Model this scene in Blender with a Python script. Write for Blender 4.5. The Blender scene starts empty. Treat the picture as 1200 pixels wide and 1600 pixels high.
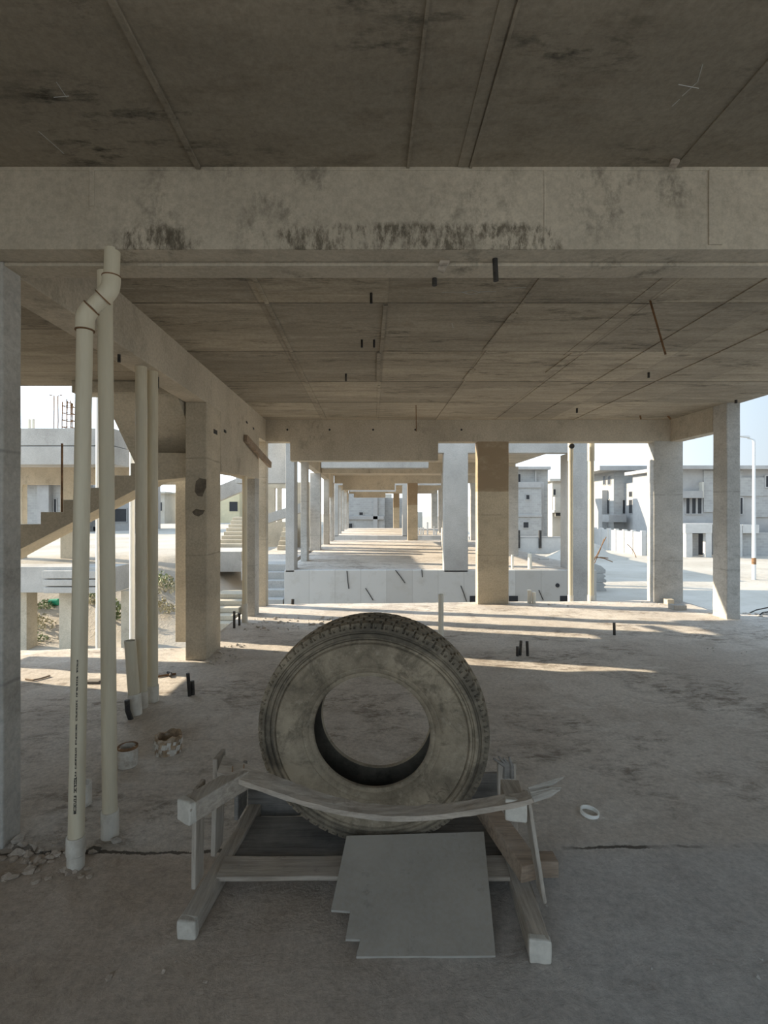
import bpy, bmesh, math, random
from mathutils import Vector, Matrix, noise
random.seed(7)
SC = bpy.context.scene
COL = SC.collection
PI = math.pi

# ------------------------------------------------------------------ camera, sky, sun, exposure
CX, CY, F, EYE = 580.0, 800.0, 780.0, 1.6        # principal point and focal length in pixels of a 1200x1600 frame
cam_d = bpy.data.cameras.new('camera'); cam = bpy.data.objects.new('camera', cam_d); COL.objects.link(cam)
cam.location = (0, 0, EYE); cam.rotation_euler = (PI/2, 0, 0)
cam_d.sensor_fit = 'AUTO'; cam_d.sensor_width = 36.0
cam_d.lens = F/1600*36.0; cam_d.shift_x = 20/1600; cam_d.shift_y = 0.0
cam_d.clip_start = 0.05; cam_d.clip_end = 1500
SC.camera = cam

SUN_DIR = Vector((1.0, -0.280, -0.43))            # travel direction of the sunlight
sun_d = bpy.data.lights.new('sun', 'SUN'); sun = bpy.data.objects.new('sun', sun_d); COL.objects.link(sun)
sun.rotation_euler = SUN_DIR.to_track_quat('-Z', 'Y').to_euler(); sun.location = (-20, 8, 14)
sun_d.energy = 5.6; sun_d.color = (1.0, 0.86, 0.66); sun_d.angle = math.radians(0.55)

world = bpy.data.worlds.new('world'); SC.world = world; world.use_nodes = True
wn, wl = world.node_tree.nodes, world.node_tree.links
wn.clear()
w_out = wn.new('ShaderNodeOutputWorld'); w_bg = wn.new('ShaderNodeBackground')
w_tc = wn.new('ShaderNodeTexCoord'); w_sep = wn.new('ShaderNodeSeparateXYZ'); w_rmp = wn.new('ShaderNodeValToRGB')
w_rmp.color_ramp.elements[0].position = 0.0; w_rmp.color_ramp.elements[0].color = (0.83, 0.92, 0.97, 1)
w_rmp.color_ramp.elements[1].position = 1.0; w_rmp.color_ramp.elements[1].color = (0.42, 0.56, 0.76, 1)
e = w_rmp.color_ramp.elements.new(0.22); e.color = (0.62, 0.76, 0.89, 1)
wl.new(w_tc.outputs['Generated'], w_sep.inputs[0]); wl.new(w_sep.outputs['Z'], w_rmp.inputs[0])
w_dot = wn.new('ShaderNodeVectorMath'); w_dot.operation = 'DOT_PRODUCT'; w_dot.inputs[1].default_value = (-SUN_DIR).normalized()
w_glow = wn.new('ShaderNodeMapRange'); w_glow.inputs[1].default_value = -0.38; w_glow.inputs[2].default_value = 0.60; w_glow.inputs[3].default_value = 0.46; w_glow.inputs[4].default_value = 1.9
w_mul = wn.new('ShaderNodeMix'); w_mul.data_type = 'RGBA'; w_mul.blend_type = 'MULTIPLY'; w_mul.inputs[0].default_value = 1.0
wl.new(w_tc.outputs['Generated'], w_dot.inputs[0]); wl.new(w_dot.outputs['Value'], w_glow.inputs[0])   # the hazy sky is brighter towards the sun
wl.new(w_rmp.outputs[0], w_mul.inputs[6]); wl.new(w_glow.outputs[0], w_mul.inputs[7]); wl.new(w_mul.outputs[2], w_bg.inputs[0]); wl.new(w_bg.outputs[0], w_out.inputs[0])
w_bg.inputs[1].default_value = 0.95

SC.view_settings.view_transform = 'Standard'; SC.view_settings.look = 'None'
SC.view_settings.gamma = 1.0; SC.view_settings.use_curve_mapping = False
SC.view_settings.exposure = 0.93
SC.cycles.diffuse_bounces = 6; SC.cycles.max_bounces = 10

# ------------------------------------------------------------------ helpers
def P(px, py, Y):
    """the point at depth Y that the photograph shows at pixel (px, py)"""
    return Vector(((px-CX)*Y/F, Y, EYE-(py-CY)*Y/F))

class MB:
    def __init__(self): self.bm = bmesh.new()
    def box(self, x0, x1, y0, y1, z0, z1):
        v = [self.bm.verts.new(p) for p in ((x0,y0,z0),(x1,y0,z0),(x1,y1,z0),(x0,y1,z0),(x0,y0,z1),(x1,y0,z1),(x1,y1,z1),(x0,y1,z1))]
        for f in ((3,2,1,0),(4,5,6,7),(0,1,5,4),(1,2,6,5),(2,3,7,6),(3,0,4,7)): self.bm.faces.new([v[i] for i in f])
        return self
    def obox(self, p0, p1, w, h, up=(0,0,1), ext=0.0):
        """a bar from p0 to p1, w across, h along up"""
        p0, p1 = Vector(p0), Vector(p1); d = (p1-p0).normalized(); s = d.cross(Vector(up)).normalized(); u = s.cross(d).normalized()
        p0 = p0-d*ext; p1 = p1+d*ext
        v = []
        for q in (p0, p1):
            for a, b in ((-1,-1),(1,-1),(1,1),(-1,1)): v.append(self.bm.verts.new(q+s*a*w/2+u*b*h/2))
        for f in ((0,1,2,3),(7,6,5,4),(0,4,5,1),(1,5,6,2),(2,6,7,3),(3,7,4,0)): self.bm.faces.new([v[i] for i in f])
        return self
    def prism(self, poly, axis, a, b):
        """poly in the two other axes (in x,y,z order), extruded along axis from a to b"""
        def mk(u, v, t): return {'x': (t,u,v), 'y': (u,t,v), 'z': (u,v,t)}[axis]
        A = [self.bm.verts.new(mk(u,v,a)) for u,v in poly]; B = [self.bm.verts.new(mk(u,v,b)) for u,v in poly]
        n = len(poly)
        self.bm.faces.new(A); self.bm.faces.new(B[::-1])
        for i in range(n): self.bm.faces.new((A[i], B[i], B[(i+1)%n], A[(i+1)%n]))
        return self
    def tube(self, pts, r, seg=14, cap=True):
        pts = [Vector(p) for p in pts]; rr = r if isinstance(r, (list, tuple)) else [r]*len(pts)
        rings = []; prev = None
        for i, p in enumerate(pts):
            t = (pts[min(i+1,len(pts)-1)]-pts[max(i-1,0)]).normalized()
            if prev is None:
                s = t.cross(Vector((0,1,0)));
                if s.length < 1e-3: s = t.cross(Vector((1,0,0)))
            else: s = prev-t*prev.dot(t)
            s.normalize(); prev = s; u = t.cross(s)
            rings.append([self.bm.verts.new(p+(s*math.cos(2*PI*k/seg)+u*math.sin(2*PI*k/seg))*rr[i]) for k in range(seg)])
        for A, B in zip(rings, rings[1:]):
            for k in range(seg): self.bm.faces.new((A[k], A[(k+1)%seg], B[(k+1)%seg], B[k]))
        if cap:
            self.bm.faces.new(rings[0][::-1]); self.bm.faces.new(rings[-1])
        return self
    def lathe(self, prof, seg=32, closed=False, org=(0,0,0)):
        """prof = (r, z) list turned round the z axis"""
        org = Vector(org); rings = []
        for r, z in prof:
            rings.append([self.bm.verts.new(org+Vector((r*math.cos(2*PI*k/seg), r*math.sin(2*PI*k/seg), z))) for k in range(seg)])
        pairs = list(zip(rings, rings[1:]))
        if closed: pairs.append((rings[-1], rings[0]))
        for A, B in pairs:
            for k in range(seg): self.bm.faces.new((A[k], A[(k+1)%seg], B[(k+1)%seg], B[k]))
        return self
    def jitter(self, amt, scale=3.0, seed=0.0):
        for v in self.bm.verts:
            q = v.co*scale+Vector((seed, seed*1.7, -seed))
            v.co += Vector((noise.noise(q), noise.noise(q+Vector((31,7,5))), noise.noise(q+Vector((-9,13,41)))))*amt
        return self
    def cut(self, n=4, axis=None):
        """subdivide long edges so that jitter() has something to move"""
        bmesh.ops.subdivide_edges(self.bm, edges=list(self.bm.edges), cuts=n, use_grid_fill=True)
        return self
    def build(self, name, mat, parent=None, bevel=0.0, smooth=False, origin=None, segs=2):
        bmesh.ops.recalc_face_normals(self.bm, faces=list(self.bm.faces))
        if smooth:
            for f in self.bm.faces: f.smooth = True
        me = bpy.data.meshes.new(name); self.bm.to_mesh(me); self.bm.free()
        o = bpy.data.objects.new(name, me); COL.objects.link(o)
        me.materials.append(mat)
        if parent is not None:
            o.parent = parent
            o.matrix_parent_inverse = Matrix.Translation(-Vector(parent.location)) if parent.rotation_euler[:] == (0,0,0) else parent.matrix_basis.inverted()
        if bevel:
            m = o.modifiers.new('bevel', 'BEVEL'); m.width = bevel; m.segments = segs; m.limit_method = 'ANGLE'; m.angle_limit = math.radians(40)
        if smooth:
            try: me.set_sharp_from_angle(angle=math.radians(38))
            except Exception: pass
        return o

def tag(o, label, cat, group=None, kind=None):
    o['label'] = label; o['category'] = cat
    if group: o['group'] = group
    if kind: o['kind'] = kind
    return o
def thing(name, loc, label, cat, group=None):
    o = bpy.data.objects.new(name, None); COL.objects.link(o); o.location = loc; o.empty_display_size = 0.1
    return tag(o, label, cat, group)
def structure(o, label, cat): return tag(o, label, cat, kind='structure')
def floor_z(x, y=0.0): return 0.0106*x-0.025

# ------------------------------------------------------------------ materials
class NT:
    """small wrapper round a material's node tree"""
    def __init__(self, name):
        self.m = bpy.data.materials.new(name); self.m.use_nodes = True
        self.n, self.l = self.m.node_tree.nodes, self.m.node_tree.links
        self.b = self.n['Principled BSDF']
        self.pos = self.n.new('ShaderNodeNewGeometry').outputs['Position']
    def link(self, a, b): self.l.new(a, b)
    def obj(self): self.pos = self.n.new('ShaderNodeTexCoord').outputs['Object']; return self
    def mapping(self, scale=(1,1,1), loc=(0,0,0), rot=(0,0,0)):
        m = self.n.new('ShaderNodeMapping'); m.inputs['Scale'].default_value = scale; m.inputs['Location'].default_value = loc; m.inputs['Rotation'].default_value = rot
        self.link(self.pos, m.inputs['Vector']); return m.outputs[0]
    def noise(self, scale, detail=6, rough=0.6, stretch=(1,1,1), loc=(0,0,0), rot=(0,0,0), dist=0.0):
        t = self.n.new('ShaderNodeTexNoise'); t.inputs['Scale'].default_value = scale; t.inputs['Detail'].default_value = detail
        t.inputs['Roughness'].default_value = rough; t.inputs['Distortion'].default_value = dist
        self.link(self.mapping(stretch, loc, rot), t.inputs['Vector']); return t.outputs['Fac']
    def voro(self, scale, feature='F1', stretch=(1,1,1)):
        t = self.n.new('ShaderNodeTexVoronoi'); t.feature = feature; t.inputs['Scale'].default_value = scale
        self.link(self.mapping(stretch), t.inputs['Vector']); return t.outputs['Distance']
    def ramp(self, fac, lo, hi, a=0.0, b=1.0):
        r = self.n.new('ShaderNodeMapRange'); r.inputs[1].default_value = lo; r.inputs[2].default_value = hi
        r.inputs[3].default_value = a; r.inputs[4].default_value = b; self.link(fac, r.inputs[0]); return r.outputs[0]
    def math(self, op, a, b=None):
        m = self.n.new('ShaderNodeMath'); m.operation = op
        for i, v in enumerate((a, b)):
            if v is None: continue
            if isinstance(v, (int, float)): m.inputs[i].default_value = v
            else: self.link(v, m.inputs[i])
        return m.outputs[0]
    def mix(self, fac, a, b, mode='MIX'):
        m = self.n.new('ShaderNodeMix'); m.data_type = 'RGBA'; m.blend_type = mode
        for i, v in ((0, fac), (6, a), (7, b)):
            if isinstance(v, (int, float)): m.inputs[i].default_value = v
            elif isinstance(v, (tuple, list)): m.inputs[i].default_value = (*v, 1)
            else: self.link(v, m.inputs[i])
        return m.outputs[2]
    def axis(self, k):
        s = self.n.new('ShaderNodeSeparateXYZ'); self.link(self.pos, s.inputs[0]); return s.outputs[k]
    def bump(self, h, strength=0.4, dist=0.01):
        b = self.n.new('ShaderNodeBump'); b.inputs['Strength'].default_value = strength; b.inputs['Distance'].default_value = dist
        self.link(h, b.inputs['Height']); self.link(b.outputs[0], self.b.inputs['Normal'])
    def done(self, col, rough=0.9, spec=0.2):
        if isinstance(col, (tuple, list)): self.b.inputs['Base Color'].default_value = (*col, 1)
        else: self.link(col, self.b.inputs['Base Color'])
        self.b.inputs['Roughness'].default_value = rough; self.b.inputs['Specular IOR Level'].default_value = spec
        return self.m

def mul(c, k): return tuple(x*k for x in c)

def concrete(name, col, stain=0.55, mold=0.0, stretch=(1,1,1), bump=0.35, joints=None, band=None, streak=None, coarse=1.0, sheets=None, pale=0.25):
    t = NT(name)
    big = t.noise(0.9*coarse, 5, 0.6, stretch, (3,1,7)); mid = t.noise(4.5*coarse, 8, 0.7, stretch, (11,5,2)); fine = t.noise(42, 6, 0.7)
    c = t.mix(t.ramp(big, 0.35, 0.68), mul(col, 0.80), mul(col, 1.10))
    c = t.mix(t.ramp(mid, 0.52, 0.74, 0, stain), c, mul((col[0], col[1]*0.95, col[2]*0.88), 0.58))
    c = t.mix(t.ramp(t.noise(2.6*coarse, 7, 0.7, stretch, (5,9,1)), 0.58, 0.72, 0, pale), c, mul(col, 1.35))
    c = t.mix(t.ramp(fine, 0.38, 0.62, 0.86, 1.06), (0,0,0), c, 'MULTIPLY') if False else t.mix(1.0, c, t.mix(t.ramp(fine, 0.35, 0.65), (0.84,)*3, (1.08,)*3), 'MULTIPLY')
    h = t.math('ADD', t.math('MULTIPLY', mid, 0.7), t.math('MULTIPLY', fine, 0.35))
    if sheets:                                    # plywood formwork sheets: each printed its own tone
        sx, ox, sy, oy = sheets
        fx = t.math('FLOOR', t.math('DIVIDE', t.math('SUBTRACT', t.axis(0), ox), sx)); fy = t.math('FLOOR', t.math('DIVIDE', t.math('SUBTRACT', t.axis(1), oy), sy))
        wv = t.n.new('ShaderNodeTexWhiteNoise'); wv.noise_dimensions = '2D'
        cb = t.n.new('ShaderNodeCombineXYZ'); t.link(fx, cb.inputs[0]); t.link(fy, cb.inputs[1]); t.link(cb.outputs[0], wv.inputs['Vector'])
        c = t.mix(1.0, c, t.mix(wv.outputs['Value'], (0.80,0.80,0.80), (1.12,1.11,1.08)), 'MULTIPLY')
        for a, o_, s_ in ((0, ox, sx), (1, oy, sy)):
            fr = t.math('ABSOLUTE', t.math('SUBTRACT', t.math('FRACT', t.math('DIVIDE', t.math('SUBTRACT', t.axis(a), o_), s_)), 0.5))
            ln = t.ramp(fr, 0.5-0.011/s_, 0.5-0.004/s_)
            c = t.mix(t.math('MULTIPLY', ln, t.ramp(t.noise(3.0, 3, 0.6), 0.35, 0.6, 0.10 if a == 0 else 0.3, 0.35 if a == 0 else 0.85)), c, mul(col, 0.35))
    if sheets:
        st = t.noise(3.2, 10, 0.78, (0.35,3.2,1), (1,4,0), (0,0,0), 0.3)
        c = t.mix(t.ramp(st, 0.52, 0.60, 0, 0.55), c, mul(col, 0.52)); c = t.mix(t.ramp(st, 0.42, 0.35, 0, 0.5), c, mul(col, 1.38))
    if mold:
        mk = t.math('MULTIPLY', t.ramp(t.noise(1.7, 3, 0.5, stretch, (2,8,4)), 0.48, 0.62), t.ramp(t.noise(7, 9, 0.75, stretch, (1,2,3)), 0.50, 0.64))
        c = t.mix(t.math('MULTIPLY', mk, mold), c, (0.055, 0.050, 0.038))
    if joints:                                    # horizontal pour joints at given heights
        for zj in joints:
            wob = t.math('ADD', t.axis(2), t.math('MULTIPLY', t.noise(3, 4), 0.03))
            d = t.math('ABSOLUTE', t.math('SUBTRACT', wob, zj+0.015))
            c = t.mix(t.math('MULTIPLY', t.ramp(d, 0.003, 0.012, 0.6, 0), t.ramp(t.noise(5, 4), 0.35, 0.6, 0.15, 1)), c, mul(col, 0.42))
    if band:                                      # a later pour of another mix above a height
        z0, bc = band
        c = t.mix(t.math('MULTIPLY', t.ramp(t.axis(2), z0, z0+0.012), t.ramp(mid, 0.3, 0.5, 0.6, 1.0)), c, bc)
    if streak:                                    # dark weathering streaks low on a beam's front face
        z0, z1, yf = streak
        nn = t.math('ADD', t.math('MULTIPLY', t.noise(13, 9, 0.85, (1.8, 1, 0.7), (7,7,7)), 0.7), t.math('MULTIPLY', t.noise(5, 4, 0.7, (1,1,1), (3,3,3)), 0.3)); cl = t.ramp(t.noise(2.3, 3, 0.6, (1,0.2,0.3), (2,2,2)), 0.42, 0.60)
        strong = t.math('MULTIPLY', t.ramp(t.axis(0), -0.55, -0.30), t.ramp(t.axis(0), 0.92, 0.80))
        weak = t.math('MULTIPLY', t.math('MULTIPLY', t.ramp(t.axis(0), -1.3, -1.15), t.ramp(t.axis(0), 0.95, 0.8)), t.math('MULTIPLY', cl, 0.7))
        msk = t.math('MULTIPLY', t.math('MULTIPLY', t.ramp(t.axis(2), z1, z0), t.ramp(t.axis(1), yf+0.01, yf+0.004)), t.math('MAXIMUM', strong, weak))
        c = t.mix(t.math('MULTIPLY', t.ramp(nn, 0.46, 0.56, 0, 0.8), t.ramp(t.math('ADD', msk, t.math('MULTIPLY', t.math('SUBTRACT', nn, 0.5), 1.2)), 0.25, 0.5)), c, (0.075, 0.062, 0.042))
    t.bump(h, bump, 0.012)
    return t.done(c, 0.92, 0.15)

SLABC = (0.40, 0.375, 0.33)
BEAMC = (0.56, 0.495, 0.395)
M = {}
M['ceiling'] = concrete('ceiling_concrete', (0.435,0.38,0.30), 0.65, 0.75, (0.55,2.2,1), sheets=(0.985,-0.86,1.15,-1.93), bump=0.3)
M['ceiling_shaded'] = concrete('mouldy_shaded_ceiling_concrete', (0.33,0.285,0.22), 0.7, 0.9, (0.6,1.8,1), bump=0.3)  # near bay's copy of the ceiling: more mould, base colour darkened for shade
M['beam'] = concrete('beam_concrete', BEAMC, 0.4, 0.35, (1,1,0.7))
M['beam_near'] = concrete('stained_beam_concrete', BEAMC, 0.4, 0.55, (1,1,0.7), streak=(2.86,2.975,2.32))
M['column'] = concrete('column_concrete', (0.56,0.49,0.38), 0.4, 0.2, (1,1,1.6), joints=(1.12, 2.2))
M['column_mid'] = concrete('two_pour_concrete', (0.56,0.48,0.355), 0.45, 0.25, (1,1,1.6), joints=(0.85,1.55), band=(1.95,(0.33,0.25,0.165)))
M['column_grey'] = concrete('grey_concrete', (0.53,0.51,0.47), 0.45, 0.25, (1,1,1.6), joints=(0.75, 1.9))
M['outdoor'] = concrete('weathered_concrete', (0.47,0.455,0.425), 0.3, 0.12, (1,1,0.8), joints=None)
M['stair'] = concrete('stair_concrete', (0.55,0.49,0.385), 0.35, 0.2)

def floor_mat():
    t = NT('dusty_floor')
    big = t.noise(0.7, 5, 0.6); mid = t.noise(3.2, 9, 0.72, dist=0.6); fine = t.noise(38, 7, 0.78)
    c = t.mix(t.ramp(big, 0.36, 0.66), (0.56,0.505,0.44), (0.70,0.645,0.575))
    c = t.mix(t.ramp(mid, 0.50, 0.64, 0, 0.5), c, (0.43,0.375,0.315))
    # blotches of dried mud with ragged flaky edges, and pale swept patches
    blot = t.ramp(t.noise(0.95, 6, 0.68, (0.8,1.1,1), (6,1,0), dist=0.8), 0.47, 0.60)
    flake = t.noise(8.5, 10, 0.80, (0.6,1.25,1), (2,7,0), (0,0,0.3), 0.5)
    grit = t.noise(19, 8, 0.8, (0.7,1.2,1), (9,9,0))
    c = t.mix(t.math('MULTIPLY', t.ramp(flake, 0.49, 0.58, 0, 0.85), blot), c, (0.25,0.21,0.17))
    c = t.mix(t.ramp(flake, 0.60, 0.66, 0, 0.45), c, (0.30,0.255,0.21))
    c = t.mix(t.math('MULTIPLY', t.ramp(grit, 0.58, 0.68, 0, 0.6), t.ramp(blot, 0, 1, 0.35, 1)), c, (0.23,0.195,0.16))
    c = t.mix(t.ramp(t.noise(1.7, 8, 0.72, (0.7,1.3,1), (9,2,0)), 0.57, 0.64, 0, 0.6), c, (0.76,0.72,0.66))
    vor = t.n.new('ShaderNodeTexVoronoi'); vor.feature = 'DISTANCE_TO_EDGE'; vor.inputs['Scale'].default_value = 1.9
    wv = t.n.new('ShaderNodeMix'); wv.data_type = 'VECTOR'; wv.inputs[0].default_value = 0.4
    nz = t.n.new('ShaderNodeTexNoise'); nz.inputs['Scale'].default_value = 3.0; nz.inputs['Detail'].default_value = 8; t.link(t.pos, nz.inputs['Vector'])
    t.link(t.pos, wv.inputs[4]); t.link(nz.outputs['Color'], wv.inputs[5]); t.link(wv.outputs[1], vor.inputs['Vector'])
    crack = t.math('MULTIPLY', t.ramp(vor.outputs['Distance'], 0.0, 0.09, 1, 0), blot)
    c = t.mix(t.math('MULTIPLY', t.math('MULTIPLY', crack, t.ramp(grit, 0.4, 0.55)), 0.5), c, (0.20,0.165,0.135))
    # older pour in front of the construction joint: smoother, browner dust on one side, greyer on the other
    side = t.ramp(t.math('ADD', t.axis(0), t.math('MULTIPLY', big, 1.2)), 0.2, 1.5)
    dust = t.mix(side, t.mix(t.ramp(mid, 0.38, 0.62), (0.46,0.375,0.295), (0.56,0.47,0.385)), t.mix(t.ramp(mid, 0.38, 0.62), (0.45,0.425,0.395), (0.55,0.525,0.49)))
    dust = t.mix(t.ramp(flake, 0.58, 0.66, 0, 0.5), dust, (0.33,0.285,0.24))
    c = t.mix(t.math('MULTIPLY', t.ramp(t.axis(1), 2.46, 2.34), 0.9), c, dust)
    # construction joint below the cross beam
    wob = t.math('ADD', t.axis(1), t.math('MULTIPLY', t.math('SUBTRACT', t.noise(2.5, 8, 0.75), 0.5), 0.10))
    dj = t.math('ABSOLUTE', t.math('SUBTRACT', wob, 2.40))
    wd = t.ramp(t.noise(9, 5, 0.7), 0.35, 0.65, 0.004, 0.016)
    jt = t.math('MULTIPLY', t.math('LESS_THAN', dj, wd), t.ramp(t.noise(1.6, 4, 0.6, (1,0.2,1), (4,0,0)), 0.42, 0.52))
    c = t.mix(t.math('MULTIPLY', jt, 0.9), c, (0.10,0.085,0.07))
    c = t.mix(1.0, c, t.mix(t.ramp(fine, 0.35, 0.65), (0.78,)*3, (1.12,)*3), 'MULTIPLY')
    h = t.math('SUBTRACT', t.math('ADD', t.math('MULTIPLY', mid, 0.9), t.math('MULTIPLY', fine, 0.5)), t.math('ADD', t.math('MULTIPLY', flake, 0.9), t.math('MULTIPLY', jt, 0.8)))
    t.bump(h, 0.75, 0.02)
    return t.done(c, 0.95, 0.1)
M['floor'] = floor_mat()

def sand_mat():
    t = NT('sandy_ground')
    c = t.mix(t.ramp(t.noise(0.25, 6, 0.65), 0.35, 0.65), (0.36,0.325,0.27), (0.47,0.43,0.37))
    c = t.mix(t.ramp(t.noise(2.2, 8, 0.75, (1,1,1), (3,3,0)), 0.58, 0.70, 0, 0.55), c, (0.31,0.275,0.22))
    t.bump(t.math('ADD', t.noise(1.2, 8, 0.7), t.math('MULTIPLY', t.noise(14, 5), 0.3)), 0.6, 0.12)
    return t.done(c, 0.96, 0.1)
M['sand'] = sand_mat()

def block_mat(name, col, rowh=0.2, colw=0.4):
    t = NT(name).obj()
    br = t.n.new('ShaderNodeTexBrick'); br.inputs['Scale'].default_value = 1.0; br.inputs['Brick Width'].default_value = colw; br.inputs['Row Height'].default_value = rowh
    br.inputs['Mortar Size'].default_value = 0.012; br.inputs['Color1'].default_value = (*mul(col,0.92),1); br.inputs['Color2'].default_value = (*mul(col,1.08),1); br.inputs['Mortar'].default_value = (*mul(col,1.15),1)
    t.link(t.mapping((1,1,1), (0,0,0), (PI/2,0,0)), br.inputs['Vector'])
    c = t.mix(t.ramp(t.noise(0.9, 6), 0.4, 0.65, 0, 0.35), br.outputs['Color'], mul(col, 0.72))
    return t.done(c, 0.93, 0.1)
M['block'] = block_mat('concrete_blockwork', (0.37,0.365,0.35))
M['render_grey'] = concrete('villa_concrete', (0.41,0.40,0.385), 0.25, 0.05, coarse=0.4)
M['render_pale'] = concrete('pale_render', (0.50,0.475,0.42), 0.15, 0.0, coarse=0.3)
M['render_yellow'] = concrete('yellow_render', (0.70,0.62,0.42), 0.15, 0.0, coarse=0.3)

def plain(name, col, rough=0.6, spec=0.3, var=0.15, scale=6, stretch=(1,1,1), dirt=None, bump=0.0, detail=6):
    t = NT(name).obj()
    n = t.noise(scale, detail, 0.65, stretch)
    c = t.mix(t.ramp(n, 0.35, 0.65), mul(col, 1-var), mul(col, 1+var))
    if dirt:
        c = t.mix(t.ramp(t.noise(scale*0.6, 7, 0.7, stretch, (5,2,8)), 0.50, 0.68, 0, dirt[1]), c, dirt[0])
    if bump: t.bump(t.noise(scale*3, 6, 0.7, stretch), bump, 0.006)
    return t.done(c, rough, spec)
M['pvc'] = plain('aged_plastic_pipe', (0.66,0.60,0.46), 0.45, 0.4, 0.06, 3, (4,4,0.5), ((0.46,0.37,0.24), 0.45))
M['pvc_white'] = plain('white_plastic_pipe', (0.72,0.69,0.60), 0.5, 0.35, 0.05, 4, (2,2,0.6), ((0.45,0.38,0.28), 0.35))
M['lime'] = plain('lime_spattered_collar', (0.68,0.65,0.58), 0.7, 0.2, 0.08, 9, (1,1,0.6), ((0.36,0.31,0.25), 0.6))
M['rust'] = plain('rusty_steel', (0.20,0.115,0.06), 0.85, 0.2, 0.35, 12)
M['steel_grey'] = plain('galvanised_steel', (0.62,0.63,0.62), 0.5, 0.4, 0.05)
M['black'] = plain('black_conduit', (0.035,0.032,0.030), 0.6, 0.3, 0.3, 14, (1,1,1), ((0.16,0.14,0.11), 0.5))
M['dark'] = plain('dark_opening', (0.030,0.032,0.036), 0.4, 0.3, 0.1)
M['rusty_inside'] = plain('rust_stained_plaster', (0.36,0.265,0.175), 0.9, 0.1, 0.35, 18, (1,1,1), ((0.62,0.56,0.48), 0.8), 0.4)
M['plaster'] = plain('flaking_white_plaster', (0.64,0.61,0.55), 0.9, 0.1, 0.1, 22, (1,1,1), ((0.33,0.26,0.19), 0.75), 0.5)
M['mortar'] = plain('damp_mortar', (0.17,0.145,0.115), 0.9, 0.1, 0.25, 14, bump=0.4)
M['green'] = plain('green_plastic', (0.02,0.30,0.17), 0.5, 0.4, 0.1)
M['shrub'] = plain('scrub_leaves', (0.20,0.245,0.13), 0.8, 0.2, 0.35, 5)
M['scrub_dry'] = plain('dry_scrub', (0.40,0.37,0.26), 0.9, 0.1, 0.3, 5)
M['white_band'] = plain('white_plastic', (0.80,0.80,0.76), 0.4, 0.4, 0.03)
M['lime_wall'] = plain('whitewash', (0.52,0.51,0.485), 0.9, 0.1, 0.05, 3)

def wood_mat(name, col, dust=0.35, grain=(0.6,9,9)):
    t = NT(name).obj()
    g = t.noise(9, 8, 0.7, (1,1,1)); gs = t.noise(5, 9, 0.75, grain); big = t.noise(3.2, 5, 0.6)
    c = t.mix(t.ramp(gs, 0.35, 0.66), mul(col, 0.60), mul(col, 1.2))
    c = t.mix(t.ramp(big, 0.46, 0.62, 0, dust), c, (0.46,0.43,0.385))
    c = t.mix(t.ramp(g, 0.60, 0.72, 0, 0.6), c, mul(col, 0.40))
    t.bump(t.math('ADD', gs, t.math('MULTIPLY', g, 0.4)), 0.5, 0.006)
    return t.done(c, 0.92, 0.1)
M['wood'] = wood_mat('dusty_timber', (0.45,0.385,0.315))
M['wood_pale'] = wood_mat('lime_coated_timber', (0.47,0.44,0.385), 0.55)
M['wood_dark'] = wood_mat('dark_and_shaded_timber', (0.22,0.205,0.185), 0.3)
M['wood_long'] = wood_mat('dusty_runner_timber', (0.43,0.375,0.31), 0.45, (9,0.6,9))
M['wood_post'] = wood_mat('dusty_slat_timber', (0.45,0.395,0.33), 0.4, (9,9,0.6))
M['wood_red'] = wood_mat('bare_timber', (0.34,0.255,0.185), 0.2)
def ply_mat():
    t = NT('dusty_plywood').obj()
    c = t.mix(t.ramp(t.noise(2.2, 6, 0.65), 0.35, 0.66), (0.265,0.238,0.20), (0.35,0.318,0.27))
    c = t.mix(t.ramp(t.noise(9, 9, 0.75, (1,1,1), (4,4,1)), 0.58, 0.68, 0, 0.55), c, (0.15,0.135,0.12))
    c = t.mix(t.ramp(t.voro(16), 0.0, 0.055, 0.85, 0), c, (0.08,0.07,0.06))
    c = t.mix(t.ramp(t.noise(60, 4), 0.4, 0.6, 0, 0.2), c, (0.37,0.355,0.33))
    t.bump(t.noise(30, 5), 0.2, 0.004)
    return t.done(c, 0.8, 0.2)
M['ply'] = ply_mat()
M['ply_edge'] = plain('plywood_edge', (0.43,0.41,0.37), 0.9, 0.1, 0.15, 20, (1,1,6))
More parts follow.
